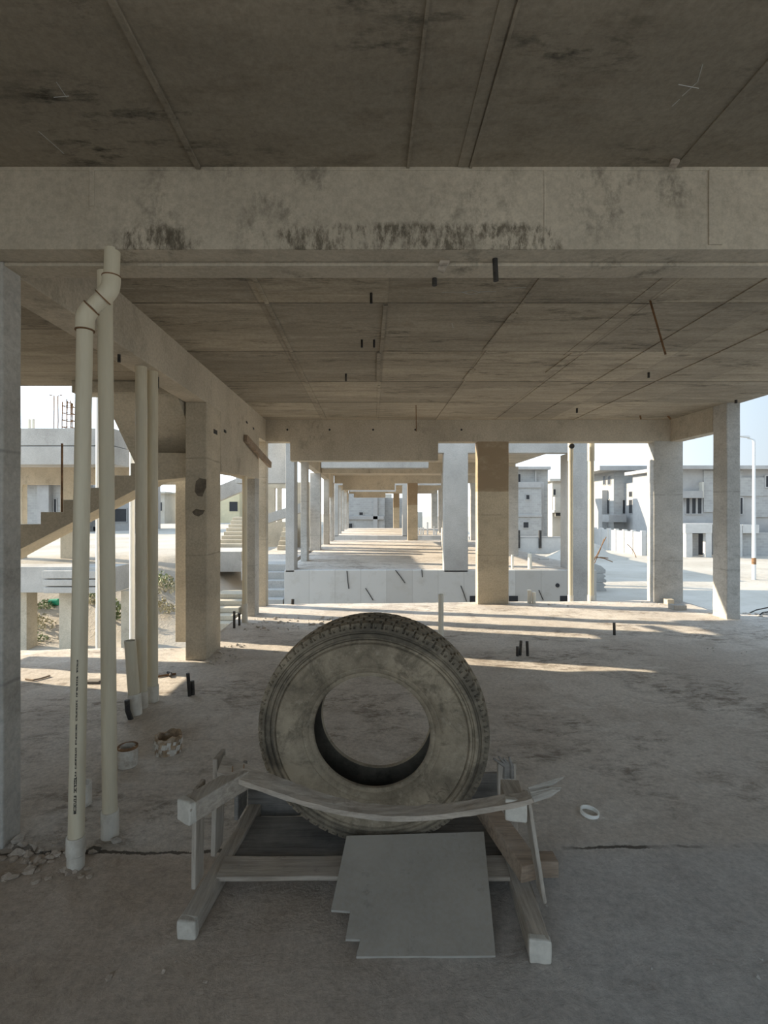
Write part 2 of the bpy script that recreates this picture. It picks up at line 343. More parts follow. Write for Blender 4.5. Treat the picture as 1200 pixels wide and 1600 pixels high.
def rubber_mat():
    t = NT('dusty_rubber').obj()
    n = t.noise(3.4, 9, 0.75); f = t.noise(30, 7, 0.75); s = t.noise(6, 8, 0.75, (1,1,1), (3,8,1), dist=0.5)
    c = t.mix(t.ramp(n, 0.38, 0.62), (0.175,0.145,0.105), (0.37,0.31,0.225))
    c = t.mix(t.ramp(s, 0.50, 0.62, 0, 0.7), c, (0.095,0.080,0.058))
    c = t.mix(t.ramp(f, 0.55, 0.68, 0, 0.5), c, (0.43,0.375,0.29))
    # distance from the axle: rubbed black shoulder, dust kept on the flank
    v = t.n.new('ShaderNodeVectorMath'); v.operation = 'SUBTRACT'; v.inputs[1].default_value = (0.012, 2.425, 0.575); t.link(t.pos, v.inputs[0])
    v2 = t.n.new('ShaderNodeVectorMath'); v2.operation = 'MULTIPLY'; v2.inputs[1].default_value = (1, 0.12, 1.047); t.link(v.outputs[0], v2.inputs[0])
    ln = t.n.new('ShaderNodeVectorMath'); ln.operation = 'LENGTH'; t.link(v2.outputs[0], ln.inputs[0]); r = ln.outputs['Value']
    shoulder = t.math('MULTIPLY', t.ramp(r, 0.455, 0.475), t.ramp(r, 0.545, 0.515))
    c = t.mix(t.math('MULTIPLY', shoulder, t.ramp(s, 0.35, 0.55, 0.15, 0.7)), c, (0.085,0.075,0.06))
    t.bump(t.math('ADD', f, n), 0.3, 0.004)
    return t.done(c, 0.88, 0.2)
M['rubber'] = rubber_mat()
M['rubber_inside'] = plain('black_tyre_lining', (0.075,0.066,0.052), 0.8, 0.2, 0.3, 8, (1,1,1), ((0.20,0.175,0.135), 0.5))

# ------------------------------------------------------------------ the ground
mb = MB()
N = 70
xs = [-150 + 330*(i/N)**1.0 for i in range(N+1)]; xs = sorted(set([-150,-100,-70,-50]+[-40+1.2*i for i in range(84)]+[62,75,100,150,220]))
ys = sorted(set([-30,-15,-6]+[1.2*i for i in range(60)]+[75,90,120,170,260,400]))
gv = {}
def ground_z(x, y):
    z = -1.80 + 0.06*noise.noise(Vector((x*0.25, y*0.25, 3)))
    if x < -3: z += 0.05*noise.noise(Vector((x*0.9, y*0.9, 8)))
    if x < -4.4 and y > 12.6:
        s = min(1.0, (y-12.6)/5.2); s = s*s*(3-2*s); z += 1.78*s*min(1.0, (-4.4-x)/1.6)
    return z
for i, x in enumerate(xs):
    for j, y in enumerate(ys): gv[i,j] = mb.bm.verts.new((x, y, ground_z(x, y)))
for i in range(len(xs)-1):
    for j in range(len(ys)-1): mb.bm.faces.new((gv[i,j], gv[i+1,j], gv[i+1,j+1], gv[i,j+1]))
structure(mb.build('ground', M['sand'], smooth=True), 'pale sandy ground and dusty road around the unfinished houses', 'ground')

# ------------------------------------------------------------------ the near building: floor, ceilings, beams, columns
LX0, LX1 = -2.07, -1.83          # beam line on the left
RX0, RX1 = 5.20, 5.40            # beam line on the right
YM0, YM1 = 2.32, 2.585           # cross beam overhead
YF0, YF1 = 8.67, 8.87            # far cross beam

def in_floor(x, y):
    if x < LX0-0.02: return y < 6.05
    if x > RX1+0.05: return y < 7.75
    return y < YF1+0.02
def floor_h(x, y):
    n = noise.noise(Vector((x*1.1, y*1.1, 0)))*0.010 + noise.noise(Vector((x*4.3, y*4.3, 5)))*0.005 + noise.noise(Vector((x*13, y*13, 9)))*0.0022
    return floor_z(x)+n
def axis_steps(a, b, stops, step):
    s = sorted([a, b]+[q for q in stops if a < q < b]); out = []
    for p, q in zip(s, s[1:]):
        k = max(1, round((q-p)/step)); out += [p+(q-p)*i/k for i in range(k)]
    return out+[b]
fx = axis_steps(-9.0, 9.0, (LX0-0.02, RX1+0.05), 0.062); fy = axis_steps(-4.0, YF1+0.02, (6.05, 7.75), 0.062)
mb = MB(); vs = {}
def fvert(i, j):
    if (i,j) not in vs: vs[i,j] = mb.bm.verts.new((fx[i], fy[j], floor_h(fx[i], fy[j])))
    return vs[i,j]
for i in range(len(fx)-1):
    for j in range(len(fy)-1):
        if in_floor((fx[i]+fx[i+1])/2, (fy[j]+fy[j+1])/2): mb.bm.faces.new((fvert(i,j), fvert(i+1,j), fvert(i+1,j+1), fvert(i,j+1)))
fl = mb.build('floor', M['floor'], smooth=True)
sm = fl.modifiers.new('thickness', 'SOLIDIFY'); sm.thickness = 0.30; sm.offset = -1
structure(fl, 'rough dusty concrete floor slab with mud stains and a construction joint', 'floor')

# main ceiling with its fins of squeezed-out mortar between formwork sheets
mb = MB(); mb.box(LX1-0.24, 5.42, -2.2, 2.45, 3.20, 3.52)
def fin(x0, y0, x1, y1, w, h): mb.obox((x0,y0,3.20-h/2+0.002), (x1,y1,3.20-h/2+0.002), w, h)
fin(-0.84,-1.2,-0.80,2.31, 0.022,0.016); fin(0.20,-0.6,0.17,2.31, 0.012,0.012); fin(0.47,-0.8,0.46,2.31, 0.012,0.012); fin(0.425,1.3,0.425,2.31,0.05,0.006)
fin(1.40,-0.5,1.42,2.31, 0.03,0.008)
near_ceiling = structure(mb.build('ceiling', M['ceiling_shaded']), 'mouldy concrete ceiling in front of the cross beam, its colour darkened for shade', 'ceiling')
mb = MB(); mb.box(LX1-0.24, 5.42, 2.45, YF1, 3.20, 3.52)
fin(-0.80,2.6,-0.78,8.66, 0.030,0.014); fin(-0.83,2.7,-0.82,3.6,0.07,0.006); fin(0.11,3.84,0.10,4.97, 0.034,0.016); fin(0.075,4.99,0.085,6.1, 0.04,0.016)
fin(1.16,2.6,1.12,8.66, 0.020,0.010); fin(1.15,4.0,1.12,4.9, 0.05,0.012); fin(1.14,5.6,1.13,6.0, 0.06,0.012); fin(2.13,2.6,2.15,8.66, 0.016,0.008); fin(2.10,2.6,2.06,5.1,0.20,0.006)
fin(2.05,5.0,2.03,5.7,0.08,0.012); fin(2.70,2.6,2.75,8.66, 0.016,0.010); fin(3.46,2.6,3.5,8.66, 0.014,0.012); fin(0.10,6.3,0.11,8.66,0.03,0.008)
for y in (3.82,4.97,6.12,7.27): fin(-1.83, y, 5.40, y+random.uniform(-.02,.02), 0.010, 0.006)
far_ceiling = structure(mb.build('ceiling', M['ceiling']), 'stained concrete ceiling with formwork sheet lines beyond the cross beam', 'ceiling')
mb = MB(); mb.box(-5.2, LX0, -2.2, 5.55, 3.00, 3.40)
structure(mb.build('ceiling_left', M['ceiling']), 'lower concrete ceiling over the stair bay beside the tall pipes', 'ceiling')

# unseen wall added left of the stair bay, shaped to block the low sun
mb = MB(); mb.box(-5.2, -5.0, -4.0, 5.35, -0.1, 3.02)
mb.box(-5.2, -5.0, 5.35, 6.85, 1.40, 4.6); structure(mb.build('sun_block_wall', M['column']), 'unseen concrete wall added at the far side of the stair bay to block the sun', 'wall')

for pts in (((88,128),(104,152)),((84,152),(108,150)),((60,205),(100,240)),((1098,100),(1090,128),(1066,150)),((1060,132),(1092,138)),((1062,155),(1050,166))):
    mb = MB(); mb.tube([P(x,y,1.6*F/(CY-y))+Vector((0,0,0.002)) for x, y in pts], 0.0035, 4); mb.build('chalk_mark', M['lime_wall'], near_ceiling)
for pts in (((690,457),(730,456)),((722,457),(736,453),(750,457),(736,460),(722,457)),((748,456),(775,455)),((793,450),(822,449)),((766,470),(775,469)),((706,505),(708,512))):
    mb = MB(); mb.tube([P(x,y,1.6*F/(CY-y))+Vector((0,0,0.002)) for x, y in pts], 0.004, 4); mb.build('chalk_mark', M['lime_wall'], far_ceiling)

# beams
mb = MB(); mb.prism([(YM0,3.22),(YM0,2.822),(2.440,2.822),(2.440,2.830),(2.452,2.830),(2.452,2.810),(YM1,2.810),(YM1,3.22)], 'x', -4.5, 7.5)
for x0, x1, z0, z1, d in ((-1.31,-1.285,3.02,3.19,0.006),(0.80,0.812,2.83,3.19,0.003),(1.565,1.63,2.84,3.19,0.008),(-4.4,7.4,3.185,3.205,0.006)):
    v0 = len(mb.bm.verts); mb.box(x0, x1, YM0-d, YM0+0.01, z0, z1)
structure(mb.build('beam', M['beam_near'], bevel=0.006), 'long concrete cross beam overhead with black mould streaks along its lower edge', 'beam')
mb = MB(); mb.prism([(YM1-0.01,2.82),(5.55,2.82),(6.07,2.82),(6.07,2.09),(7.3,2.13),(8.15,2.12),(8.15,2.82),(YF0+0.2,2.82),(YF0+0.2,3.21),(YM1-0.01,3.21)], 'x', LX0, LX1)
structure(mb.build('beam', M['beam'], bevel=0.006), 'concrete side beam on the left deepening to a lintel over the doorway', 'beam')
mb = MB(); mb.prism([(LX1-0.15,3.21),(LX1-0.15,2.82),(-1.41,2.82),(-1.41,2.49),(1.165,2.49),(1.165,2.82),(RX1,2.82),(RX1,3.21)], 'y', YF0, YF1)
structure(mb.build('beam', M['beam'], bevel=0.008), 'far concrete cross beam with a deeper middle part and tie holes', 'beam')
mb = MB(); mb.box(RX0, RX1, 7.60, YF0, 2.82, 3.21)
structure(mb.build('beam', M['beam'], bevel=0.006), 'short concrete side beam joining the two columns on the right', 'beam')

def column(x0, x1, y0, y1, z0, z1, mat, label, bev=0.012, jit=0.006):
    mb = MB(); n = 14
    mb.box(x0, x1, y0, y1, z0, z1)
    bmesh.ops.subdivide_edges(mb.bm, edges=[e for e in mb.bm.edges if abs(e.verts[0].co.z-e.verts[1].co.z) > 0.2], cuts=n)
    mb.jitter(jit, 2.6, x0)
    return structure(mb.build('column', mat, bevel=bev), label, 'column')
column(-2.05,-1.80,2.44,2.57, floor_z(-1.9)-.05, 2.83, M['column_grey'], 'narrow grey concrete column at the left edge under the cross beam', 0.008, 0.003)
column(LX0,-1.845+0.015,5.55,6.07, floor_z(-1.9)-.05, 2.83, M['column'], 'concrete column with dark patch marks behind the paired pipes')
column(-1.97,LX1,7.85,8.15, floor_z(-1.9)-.05, 2.14, M['column_grey'], 'slim concrete column beside the doorway downpipe', 0.008, 0.003)
column(-2.02,-1.83,YF0,YF1, floor_z(-1.9)-.05, 2.84, M['column'], 'concrete corner column at the left end of the far beam', 0.008, 0.003)
column(1.85,2.39,YF0,YF1, floor_z(2.1)-.05, 2.84, M['column_mid'], 'wide concrete column with a dark brown top pour under the far beam')
column(4.91,5.42,YF0,YF1+0.02, floor_z(5.1)-.05, 2.84, M['column_grey'], 'wide grey concrete column with a sunlit side at the far corner')
column(RX0,RX1,7.30,7.60, floor_z(5.2)-.05, 3.21, M['column_grey'], 'slim concrete column at the open right edge with a sunlit foot')

# damp mortar patches on the left column's front face
colm = [o for o in bpy.data.objects if o.get('label','').startswith('concrete column with dark patch')][0]
for pts in (((306,752),(312,747),(322,749),(322,762),(319,768),(316,776),(309,775),(304,768)),((300,800),(306,795),(314,797),(320,797),(317,803),(310,807),(304,805))):
    mb = MB(); A = [mb.bm.verts.new(P(x,y,5.546)) for x, y in pts]; B = [mb.bm.verts.new(P(x,y,5.546)+Vector((0,0.01,0))) for x, y in pts]
    mb.bm.faces.new(A); mb.bm.faces.new(B[::-1])
    for i in range(len(A)): mb.bm.faces.new((A[i],B[i],B[(i+1)%len(A)],A[(i+1)%len(A)]))
    mb.build('mortar_patch', M['mortar'], colm)

# tie holes and dark pads in the far beam and the left wall
def disc_hole(name, p, r, nrm, label, mat='dark'):
    mb = MB(); d = Vector(nrm)
    mb.tube([Vector(p)-d*0.02, Vector(p)+d*0.003], r, 12)
    return tag(mb.build(name, M[mat]), label, 'tie hole', 'tie holes in the concrete')
for px, lab in ((449,'leftmost'),(515,'second from left'),(583,'third from left, middle'),(649,'fourth, under a hanging wire'),(721,'rightmost')):
    disc_hole('tie_hole', P(px, 671.5, YF0), 0.018, (0,-1,0), f'small dark tie hole in the far beam, {lab}')
for px, py, w, lab in ((336.5,675,0.05,'larger one by the column'),(351.5,674,0.035,'smaller one right of the other'),(385.5,660,0.032,'upper one near the plank'),(396,669.5,0.032,'lower one near the plank')):
    Y = 780*1.83/(580-px); z = 1.6-(py-800)*Y/780
    mb = MB(); mb.box(-1.84,-1.826, Y-w*1.3, Y+w*1.3, z-w/2, z+w/2)
    tag(mb.build('wall_pocket', M['dark']), f'small square dark pocket in the left wall, {lab}', 'pocket', 'pockets in the left wall')

# ------------------------------------------------------------------ stair in the left bay
st = thing('concrete_stair', (-3.2, 6.3, 0), 'bare concrete stair climbing behind the tall pipes to a landing', 'stair')
Y0, Y1, K = 5.75, 6.30, 0.9426
def near(p): return (p[0]*K, EYE+(p[1]-EYE)*K)
ups = []
for k in range(-5, 5):
    x = -4.04+0.275*k; z = 1.60+0.149*k
    ups += [(x, z-0.149), (x, z)]
ups += [(-2.89, 2.196), (-2.89, 2.33)]
poly = [near(p) for p in [(-5.6,0.42),(-4.285,1.146),(-2.66,1.985)]]+[(-2.085,2.0),(-2.085,2.28)]+[near(p) for p in ups[::-1]]
mb = MB(); mb.prism(poly, 'y', Y0, Y0+0.40); mb.box(-2.72, -2.085, Y0+0.41, Y1, 2.005, 2.275)
mb.build('lower_flight', M['stair'], st, bevel=0.006)
mb = MB(); mb.prism([(6.32,2.00),(5.35,2.87),(5.35,2.99),(5.55,2.99),(6.32,2.33)], 'x', -2.89, LX0-0.015)
mb.build('upper_flight', M['stair'], st, bevel=0.004)
mb = MB(); mb.box(-3.2, LX0-0.015, 5.33, 5.56, 2.875, 2.998); mb.build('trimmer_beam', M['stair'], st, bevel=0.004)
mb = MB(); mb.prism([(6.52,floor_z(-2.4)-.05),(7.75,floor_z(-2.4)-.05),(7.75,2.34),(6.52,2.34)], 'x', -2.56, -2.36); mb.build('landing_column_sun_block', M['stair'], st, bevel=0.008)  # landing column in front, its hidden depth added to block the sun
mb = MB(); mb.tube([P(97,693,5.80), P(96.8,803,5.80)], 0.012, 8)
tag(mb.build('reinforcing_bar', M['rust']), 'single rusty steel bar standing upright on the stair', 'rebar')
# plank sticking out of the left wall
mb = MB(); mb.obox((-1.80,7.15,2.66), (-1.72,8.50,2.40), 0.05, 0.10)
tag(mb.build('timber_plank', M['wood_red'], bevel=0.004), 'brown timber plank slanting out of the left wall near the far corner', 'plank')

# ------------------------------------------------------------------ the next buildings in the row
GZ = -1.85
def row_building(name, Yo, fz, label, full=True):
    """an unfinished open concrete house of the same plan; Yo is its front beam, fz its floor"""
    t = thing(name, (1.5, Yo, GZ), label, 'building')
    O, B, C = M['outdoor'], M['beam'], M['column_grey']
    cz = fz+2.82; tz = fz+3.20
    def bx(n, m, x0, x1, y0, y1, z0, z1, bev=0.01): return MB().box(x0,x1,y0,y1,z0,z1).build(n, m, t, bevel=bev)
    def col(x0, x1, y0, y1, z0=None, m=None, z1=None): return bx('column', m or C, x0, x1, Yo+y0, Yo+y1, fz-0.05 if z0 is None else z0, cz+0.02 if z1 is None else z1)
    bx('roof_slab', B, -2.07, 5.42, Yo+0.1, Yo+12.9, tz, tz+0.3, 0)
    bx('floor_slab', M['floor'], -2.09, 5.42, Yo+0.2, Yo+12.9, fz-0.35, fz, 0)
    # podium wall with shutter joints
    w = MB(); w.box(-2.09, 5.42, Yo, Yo+0.22, GZ, fz)
    w.build('podium_wall', M['podium'], t, bevel=0.008)
    # beams
    w = MB(); w.prism([(-2.06,tz+0.3),(-2.06,cz),(-1.50,cz),(-1.20,cz),(-1.20,cz-0.36),(1.38,cz-0.36),(1.38,cz),(5.2,cz),(5.2,tz+0.3)], 'y', Yo, Yo+0.25)
    w.build('beam', O, t, bevel=0.008)
    bx('beam', B, -1.83, 5.3, Yo+6.3, Yo+6.55, cz, tz+0.01)
    w = MB(); w.prism([(-1.83,tz+.01),(-1.83,cz),(-1.41,cz),(-1.41,cz-0.33),(1.165,cz-0.33),(1.165,cz),(5.4,cz),(5.4,tz+.01)], 'y', Yo+12.65, Yo+12.87)
    w.build('beam', B, t, bevel=0.008)
    w = MB(); w.prism([(Yo+0.2,cz),(Yo+9.5,cz),(Yo+10.0,cz),(Yo+10.0,fz+2.1),(Yo+12.8,fz+2.12),(Yo+12.8,tz+.01),(Yo+0.2,tz+.01)], 'x', -2.07, -1.85)
    w.build('beam', B, t, bevel=0.008)
    # columns
    col(-2.06,-1.85, 0.0,0.55, m=O); col(1.75,2.33, 0.0,0.25, m=O); col(4.83,5.20, -0.03,0.75, z0=GZ, m=O)
    col(-2.00,-1.82, 2.15,2.6); col(-2.24,-1.86, 6.25,6.6); col(2.60,2.95, 6.3,6.6); col(4.31,4.66, 3.8,4.15)
    col(-2.06,-1.83, 9.55,10.05); col(-1.97,-1.83, 11.8,12.1); col(-2.0,-1.83, 12.65,12.87)
    col(1.80,2.30, 12.65,12.87, m=M['column_mid']); col(4.91,5.42, 12.65,12.87)
    return t
def podium_mat():
    t = NT('shuttered_concrete')
    n = t.noise(3.0, 8, 0.7); f = t.noise(30, 6, 0.7)
    fxn = t.math('FLOOR', t.math('DIVIDE', t.math('ADD', t.axis(0), 20.09), 0.62))
    wv = t.n.new('ShaderNodeTexWhiteNoise'); wv.noise_dimensions = '1D'; t.link(fxn, wv.inputs['W'])
    c = t.mix(wv.outputs['Value'], (0.475,0.455,0.42), (0.60,0.585,0.55))
    fr = t.math('ABSOLUTE', t.math('SUBTRACT', t.math('FRACT', t.math('DIVIDE', t.math('ADD', t.axis(0), 20.09), 0.62)), 0.5))
    c = t.mix(t.ramp(fr, 0.482, 0.496, 0, 0.5), c, (0.33,0.31,0.28))
    c = t.mix(t.ramp(n, 0.52, 0.68, 0, 0.5), c, (0.42,0.39,0.34))
    t.bump(t.math('ADD', n, t.math('MULTIPLY', f, 0.4)), 0.3, 0.012)
    return t.done(c, 0.93, 0.12)
M['podium'] = podium_mat()
B2 = row_building('unfinished_house', 12.0, 0.20, 'open concrete shell of the next unfinished house seen straight through its column rows')
B3 = row_building('unfinished_house', 28.0, 0.28, 'smaller far concrete shell standing beyond the next house in the row')
for px, py, Y in ((869,914.5,12.0),):
    mb = MB(); c_ = P(px+2, py, Y); mb.tube([c_+Vector((0,-0.012,0)), c_+Vector((0,0.05,0))], 0.05, 14); h_ = mb.build('pipe_sleeve', M['dark'], B2)
    h_['label'] = 'dark round opening with broken orange edge'
for x0, x1, y0, y1 in ((875,888,931,942),(734,745,931,943),(795,809,931,943)):
    a, b = P(x0, y1, 12.0), P(x1, y0, 12.0); mb = MB(); mb.box(a.x, b.x, 11.985, 12.03, a.z, b.z); mb.build('vent_opening', M['dark'], B2)

# left wing of the next house: balcony, parapet, deck on stilts, entrance steps
lw = thing('stair_wing', (-8, 12.5, GZ), 'left wing of the next house, a raised deck on stilts below a weathered parapet', 'building')
def lwb(n, m, x0, x1, y0, y1, z0, z1, bev=0.01): return MB().box(x0,x1,y0,y1,z0,z1).build(n, m, lw, bevel=bev)
lwb('parapet', M['outdoor'], -14, -6.18, 12.0, 12.75, 2.74, 3.18); lwb('parapet', M['outdoor'], -14, -6.22, 12.03, 12.72, 3.20, 3.62)
lwb('balcony_edge', M['outdoor'], -14, -6.18, 12.0, 12.75, -0.34, 0.28)
lwb('deck', M['floor'], -14, -6.3, 12.75, 13.3, -0.35, 0.10)
lwb('roof_slab', M['beam'], -14, -6.25, 12.72, 18.2, 3.20, 3.45)
lwb('beam', M['beam'], -14, -6.9, 17.9, 18.15, 2.58, 3.21)
for x0, x1, y0, y1, z0, z1, m in ((-7.60,-7.22,12.15,12.6,GZ,-0.33,'stair'),(-6.22,-5.86,12.4,12.8,GZ,-0.36,'stair'),(-8.75,-8.42,12.2,12.6,GZ,-0.33,'stair'),
        (-11.15,-10.55,17.9,18.15,-0.3,2.6,'stair'),(-12.95,-12.5,17.9,18.15,-0.3,2.6,'stair'),(-6.3,-5.9,13.0,13.4,-0.34,0.75,'outdoor')):
    lwb('column', M[m], x0, x1, y0, y1, z0, z1)
for k, (za, zb) in enumerate(((0.02,0.20),(-0.16,-0.01),(-0.33,-0.19))):
    lwb('ledge', M['outdoor'], -7.83+0.02*k, -6.55, 11.86, 12.0, za, zb)
sp = thing('entrance_steps', (-2.5, 12.5, -0.6), 'grey concrete steps rising beside the next house platform', 'steps')
for i in range(5):
    MB().box(-3.0, -2.12, 12.0+0.35*i, 14.19, GZ if i == 0 else -0.68+0.175*i, -0.50+0.175*i).build('step', M['outdoor'], sp, bevel=0.012)
sp2 = thing('garden_steps', (-4.3, 14.5, -1.7), 'sunlit brown concrete steps seen low through the doorway', 'steps')
for i in range(5):
    MB().box(-4.75, -3.85, 13.8+0.36*i, 16.0, GZ if i == 0 else -1.62+0.145*i, -1.48+0.145*i).build('step', M['stair'], sp2, bevel=0.02)
MB().box(-4.95,-4.75,13.5,16.0,GZ,-1.0).build('side_wall', M['outdoor'], sp2, bevel=0.01)
sp3 = thing('porch_stair', (-5.6, 19, -0.5), 'raised porch with a stair climbing from it, seen through the doorway', 'stair')
MB().box(-6.28,-4.65,17.9,19.95,-0.55,0.18).build('porch_slab', M['outdoor'], sp3, bevel=0.01)
for i in range(8):
    MB().box(-6.2,-5.0,20.0+0.33*i,22.9,-0.3 if i == 0 else 0.17+0.15*(i-1),0.32+0.15*i).build('step', M['stair'], sp3, bevel=0.015)
MB().box(-6.0,-5.75,18.0,18.3,GZ,-0.54).build('support_column', M['stair'], sp3)
MB().prism([(-6.3,1.9),(-4.95,2.47),(-4.95,3.06),(-6.3,2.5)], 'y', 19.6, 19.95).build('upper_flight', M['outdoor'], sp3)

se = thing('stair_tower', (-3, 14, GZ), 'pale stair enclosure of the next house beside its platform, above the grey steps', 'building')
MB().box(-3.5,-2.12,12.9,13.3,2.34,3.42).build('wall_panel', M['outdoor'], se, bevel=0.01)
for x0, x1 in ((-4.6,-3.86),(-3.77,-3.61),(-3.42,-2.3)): MB().box(x0,x1,20.0,20.2,1.2,2.55).build('wall_panel', M['stair'], se)
MB().box(-4.6,-2.3,19.99,20.21,2.55,2.8).build('beam', M['stair'], se)
MB().box(-4.6,-2.3,19.99,20.21,0.2,1.2).build('wall_panel', M['stair'], se)
MB().prism([(-4.4,0.95),(-2.35,1.62),(-2.35,1.95),(-4.4,1.28)], 'y', 17.4, 18.0).build('flight', M['outdoor'], se)
MB().box(-3.7,-2.27,14.2,20.3,-0.35,0.20).build('landing', M['floor'], se, bevel=0.01)
for i in range(5): MB().box(-3.45,-2.95,18.3+0.3*i,20.0,0.2,0.36+0.16*i).build('step', M['stair'], se, bevel=0.01)

# rebar cages on the parapet roof
def cage(px0, px1, pyt, pyb, Y, nb, ties, label, hook=True):
    pyb = 800-(3.46-EYE)*F/Y
    t = thing('rebar_cage', P((px0+px1)/2, pyb, Y), label, 'rebar', 'starter bars on the roof')
    a, b = P(px0, pyt, Y), P(px1, pyb, Y); w = b.x-a.x
    cs = [(a.x,Y),(b.x,Y),(a.x,Y+w),(b.x,Y+w),(a.x+w/2,Y),(a.x+w/2,Y+w)][:nb]
    for i, (x, y) in enumerate(cs):
        top = a.z-random.uniform(0,0.15); pts = [(x,y,b.z-0.03),(x+0.02*math.sin(i*2),y,(a.z+b.z)/2),(x+0.01,y,top)]
        if hook: pts.append((x+(-0.12 if i % 2 == 0 else 0.12),y,top+0.03))
        MB().tube(pts, 0.016, 6).build('bar', M['rust'], t)
    for k in range(ties):
        z = b.z+(a.z-b.z)*(0.25+0.6*k/max(1,ties-1))
        MB().tube([(cs[0][0],Y,z),(cs[1][0],Y,z),(cs[1][0],Y+w,z),(cs[0][0],Y+w,z),(cs[0][0],Y,z)], 0.012, 6).build('tie', M['rust'], t)
cage(97,110,623,670,14.0,6,5,'tall rusty reinforcing cage with tie rings on the roof, the densest one',False)
cage(84,90,618,670,14.0,2,1,'two hooked steel bars on the roof left of the cage')
cage(113,118.5,627,670,14.0,2,1,'pair of thin steel bars on the roof right of the cage')
for px, lab in ((46,'left one of two'),(52,'right one of two')):
    mb = MB(); mb.tube([Vector((P(px,670,14).x,14,3.44)), P(px,655,14)], 0.04, 10); tag(mb.build('pipe_stub', M['pvc_white']), f'short pale pipe stub on the parapet roof, {lab}', 'pipe')

# ------------------------------------------------------------------ villas far off
def villa(name, label, Y, blocks, windows, ledges=(), mat='render_grey'):
    """blocks: (px0, px1, pytop, pybottom, depth in front(-)/behind, thickness, material)"""
    a = P(blocks[0][0], blocks[0][3], Y); t = thing(name, (a.x, Y, GZ), label, 'house')
    for (x0, x1, y0, y1, dy, th, m) in blocks:
        q0, q1 = P(x0, y1, Y+dy), P(x1, y0, Y+dy); z0 = q0.z if y1 < 846 else GZ
        MB().box(q0.x, q1.x, Y+dy, Y+dy+th, z0, q1.z).build('wall_block', M[m], t)
    for (x0, x1, y0, y1, dy, th) in ledges:
        q0, q1 = P(x0, y1, Y+dy), P(x1, y0, Y+dy)
        MB().box(q0.x, q1.x, Y+dy, Y+dy+th, q0.z, q1.z).build('cornice', M[mat], t, bevel=0.03)
    for w in windows:
        x0, x1, y0, y1, dy = w[:5]; m = w[5] if len(w) > 5 else 'dark'
        q0, q1 = P(x0, y1, Y+dy), P(x1, y0, Y+dy); fr = 0.07
        f = MB(); f.box(q0.x-fr,q1.x+fr,Y+dy-0.07,Y+dy+0.02,q0.z-fr,q0.z); f.box(q0.x-fr,q1.x+fr,Y+dy-0.07,Y+dy+0.02,q1.z,q1.z+fr)
        f.box(q0.x-fr,q0.x,Y+dy-0.07,Y+dy+0.02,q0.z,q1.z); f.box(q1.x,q1.x+fr,Y+dy-0.07,Y+dy+0.02,q0.z,q1.z)
        fo = f.build('window', M[mat], t)
        MB().box(q0.x,q1.x,Y+dy-0.03,Y+dy+0.01,q0.z,q1.z).build('pane', M[m], fo)
    return t
villa('villa', 'grey blockwork villa framed between the middle column and the downpipe', 48,
    [(785,856,733,870,0,6,'block'),(790,846,762,870,-1.6,1.8,'block'),(800,846,753,762,-1.7,1.8,'render_grey'),(846,850,753,870,-1.0,1.2,'render_grey'),(836,838.5,735,760,-0.15,0.2,'render_grey')],
    [(809,813,741,754,0),(822,827,773.5,780,-1.6),(817.5,825.5,816,824.5,-1.6)],
    [(780,861,729,733.5,-0.8,7.5),(790,847,804,808,-1.7,0.3)])
villa('villa', 'pale rendered villa with balcony half hidden behind a pipe', 62,
    [(863,905,752,870,0,6,'render_pale'),(867,905,776,800,-0.6,0.8,'render_pale')],
    [(864.5,868,764.5,773.5,0),(868,879,801,806,-0.6)],
    [(859,908,748,752,-0.5,7),(866,905,797,801,-1.4,1.5)], 'render_pale')
villa('villa', 'three-storey grey villa with sunlit left faces behind the boundary wall', 50,
    [(959,1075,735,880,0,6,'block'),(993,1030,753,880,-2.0,2.2,'render_grey'),(941,961,766,880,1.2,3.5,'render_grey'),(930,944,738,880,9,5,'block')],
    [(972.5,979,781.5,802.5,0),(1009,1014,741,753,0)],
    [(937,1080,727.5,735,-1.0,8.5),(951,979,804,816,-1.3,1.4),(1007,1030,804,817,-3.2,1.3)])
R3 = [o for o in bpy.data.objects if o.name == 'villa.002'][0]
for (py0, py1, Xr, Ya, Yb) in ((744,757,(959-580)*50/780,50.6,51.15),(744,757,(959-580)*50/780,51.7,52.2),(781,802,(959-580)*50/780,50.9,52.4),(781,802,(993-580)*48/780,48.5,49.1),(768,776,(993-580)*48/780,48.5,49.1)):
    za = EYE-(py1-800)*Ya/780; zb = EYE-(py0-800)*Ya/780
    fo = MB().box(Xr-0.06,Xr+0.02,Ya-0.06,Yb+0.06,za-0.06,zb+0.06).build('window', M['render_grey'], R3)
    MB().box(Xr-0.075,Xr+0.0,Ya,Yb,za,zb).build('pane', M['dark'], fo)
villa('villa', 'wide grey villa at the right with a white porch and three dark tall windows', 40,
    [(1050,1240,733,880,0,6,'render_grey'),(1060,1098,767,778,-0.5,0.6,'render_grey'),(1097,1100,753,778,-0.4,0.5,'render_pale'),(1147,1240,746,775,-0.2,0.4,'block'),(1180,1240,775,808,-0.15,0.3,'block'),(1100,1160,735,800,-0.12,0.2,'block')],
    [(1071.5,1077,778.5,802.5,-0.02),(1080.5,1086.5,778.5,802.5,-0.02),(1089.5,1095.5,778.5,802.5,-0.02),(1156,1159.5,778,803,-0.15),(1196,1200,744,761,-0.2)],
    [(1048,1250,727,733,-0.7,7.2),(1064,1150,818,820.5,-1.9,2.0)])
R4 = [o for o in bpy.data.objects if o.name == 'villa.003'][0]
